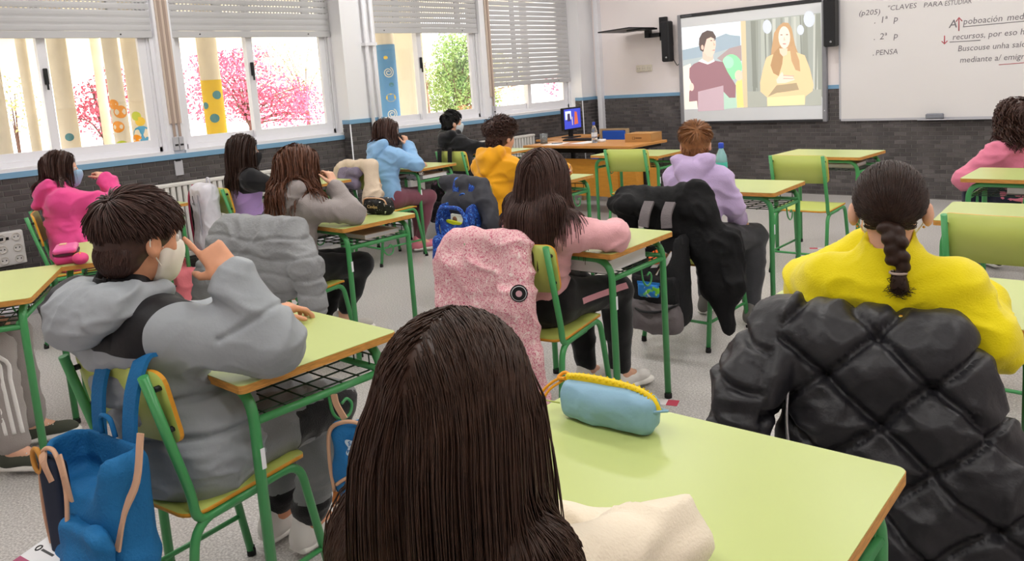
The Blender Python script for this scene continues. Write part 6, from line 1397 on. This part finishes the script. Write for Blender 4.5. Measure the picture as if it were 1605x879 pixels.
MB().tube(spline([(-.09, .006, .083), (-.11, .01, .085), (-.12, .0, .075), (-.10, -.004, .078)], 5), .004, 6).build('zip_slider', M_oc, t)
MB().tube(spline([(.105, -.01, .05), (.125, .0, .053), (.128, .012, .05), (.107, .014, .05)], 5), .0028, 6).build('end_loop', M_pb, t)
MB().tube(spline([(-.105, -.02, .03), (-.13, -.03, .034), (-.14, -.02, .03)], 5), .0015, 5).build('cord_end', M_lamb, t)
vs = [(-.055+.012*math.cos(a), -.0352-.0, .055+.007*math.sin(a)) for a in np.linspace(0, 2*PI, 15)[:-1]]
def small_case(label, loc, rz, w, d, h, m, zipm, seed, strap=None, extra=None):
    t = empty('pencil_case', loc, rz, label, 'pencil case')
    solid('case_body', [B((0, 0, h/2), (w/2, d/2, h/2), min(d, h)*.42, .02)], .006, m, t, disp=lambda V: folds(V, (16, 16, 16), .005, seed), local=True, smooth=3)
    MB().tube(spline([(-w*.46, -d*.32, h*.55), (-w*.38, -d*.36, h*.93), (0, -d*.3, h*1.0), (w*.38, -d*.36, h*.93), (w*.46, -d*.32, h*.55)], 6), .0045, 6).build('zip', zipm, t)
    MB().box((w*.4, -d*.45, h*.55), (w*.44, -d*.38, h*.75)).build('zip_pull', M_steel, t); return t
t = small_case('black pencil case with white speckles and gold lettering', (-3.66, 2.79, DT), .08, .21, .085, .095, print_mat('black_speckle_print', '#141416', [('#e9e6e2', 75, .66, .02)], 60), M_peach, 161)
M4 = Matrix.Translation((-.045, -.046, .04)) @ Matrix.Rotation(PI/2, 4, 'X'); plate_text('Candies', .026, mat('gold_print', '#c9ad7a', .5), M4, t, 'printed_word')
small_case('orange and red printed pencil case in front of the amber hoodie boy', (-3.60, 4.34, DT), .1, .20, .10, .11, print_mat('orange_comic_print', '#e8a32a', [('#c0321f', 12, .50, .05), ('#f0e3d2', 16, .58, .04), ('#3f4a78', 22, .63, .04)], 12, warp=1.5), mat('amber_zip', '#d98a1a', .5), 171)
# pink pencil case and little pouch on the desk behind the padded-jacket boy
t = empty('pencil_case', (-4.10, 1.29, DT), -.4, 'hot pink lidded pencil case with a dark zip on the desk at left', 'pencil case')
solid('case_body', [B((0, 0, .02), (.10, .05, .022), .02, .01)], .006, mat('raspberry_vinyl', '#c9337a', .45), t, local=True, smooth=3); MB().prism(rrect(.205, .105, .045), .040, .050).build('zip', mat('plum_zip', '#43122c', .6), t)
solid('lid', [B((0, 0, .060), (.10, .05, .013), .012, .01)], .006, mat('pink_vinyl', '#e0559c', .4), t, local=True, smooth=3); MB().box((-.08, -.03, .072), (-.03, .0, .076), bev=.001).build('lid_badge', M_peach, t)
t = empty('pouch', (-3.96, 1.30, DT), -.3, 'small orange and pink pouch beside the hot pink pencil case', 'pouch')
solid('pouch_body', [E((0, 0, .025), (.07, .035, .027), .01)], .006, [mat('orange_felt', '#ee9a35', .7), mat('pink_felt', '#d83f7c', .7)], t, local=True, matfn=lambda c: (c[:, 0] > 0).astype(int)); MB().tube(spline([(-.06, 0, .035), (0, 0, .053), (.06, 0, .035)], 5), .003, 5).build('zip', M_oc, t)
t = empty('white_bottle', (-3.665, .80, DT), 0, 'white bottle on the desk at the left edge', 'bottle'); MB().lathe([(0, 0), (.034, 0), (.037, .01), (.037, .075), (.03, .10), (.018, .11), (.018, .12)], n=18).build('bottle_body', mat('white_plastic', '#ecebea', .35), t); MB().lathe([(.021, .115), (.021, .14), (0, .142)], n=14).build('cap', M_alug, t)
bottle((-2.40, 4.47, DT), .24, .036, mat('aqua_plastic', '#a9dfe6', .1, trans=.5), M_capb, 'clear aqua water bottle with a blue cap on the lilac boy\'s desk', mat('teal_label', '#4fc0b8', .4))
t = bottle((-3.58, 3.22, 0), .23, .036, mat('teal_plastic', '#4f9ea0', .35), M_black, 'teal drinking bottle standing on the floor under the black pencil case desk')
# books and folders on the wire shelves
def shelf_item(name, label, loc, rz, w, d, h, m, pages=True, cat='book'):
    t = empty(name, loc, rz, label, cat); MB().box((-w/2, -d/2, 0), (w/2, d/2, h*.12)).box((-w/2, -d/2, h*.88), (w/2, d/2, h)).build('cover', m, t); MB().box((-w/2+.004, -d/2+.003, h*.12), (w/2-.004, d/2-.003, h*.88)).build('pages', M_paper, t); return t
SZ = .6605
shelf_item('book', 'wine red folder on the shelf of the light blue girl\'s desk', (-5.80, 4.70, SZ), .05, .26, .30, .03, mat('wine_card', '#6e2436', .5))
shelf_item('book', 'white book jutting from the shelf of the light blue girl\'s desk', (-5.50, 4.76, SZ), .04, .22, .30, .03, M_paper)
small_case('zebra striped pencil case on the shelf of the light blue girl\'s desk', (-5.45, 4.60, SZ+.03), .05, .14, .07, .05, print_mat('zebra_print', '#eceaea', [('#17171a', 30, .5, .02)], 30, warp=2), M_black, 181)
shelf_item('book', 'white ring folder on the shelf under the pale pink girl\'s arm', (-2.02, 2.70, SZ), .05, .24, .31, .05, M_paper)
shelf_item('book', 'patterned black and white book on the shelf of the black pencil case desk', (-3.98, 2.60, SZ), .05, .24, .28, .03, print_mat('dotted_print', '#17171a', [('#e9e6e2', 60, .55, .03)], 60))
shelf_item('book', 'cream notebook at the right of the black pencil case desk\'s shelf', (-3.64, 2.70, SZ), .0, .22, .24, .025, mat('cream_card', '#ddd2c0', .6))
shelf_item('book', 'grey folder on the shelf of the empty desk by the front wall', (-2.30, 6.10, SZ), .0, .34, .26, .03, mat('grey_card', '#b9b6a8', .6))
shelf_item('book', 'grey folder on the shelf of the desk at the right edge', (-.80, 5.15, SZ), .02, .34, .26, .04, mat('grey_card2', '#8d8a84', .6))
t = empty('keyboard', (-5.62, 7.18, .75), .1, 'black computer keyboard behind the papers on the teacher\'s desk', 'keyboard')
MB().box((-.19, -.065, 0), (.19, .065, .018), bev=.004).build('tray', M_black, t)
kb = MB()
for r in range(4):
    for k in range(13): kb.box((-.175+k*.027, -.05+r*.027, .018), (-.153+k*.027, -.028+r*.027, .024))
tag(kb.build('keys', mat('key_grey', '#2a2a2d', .6), t), kind='stuff')
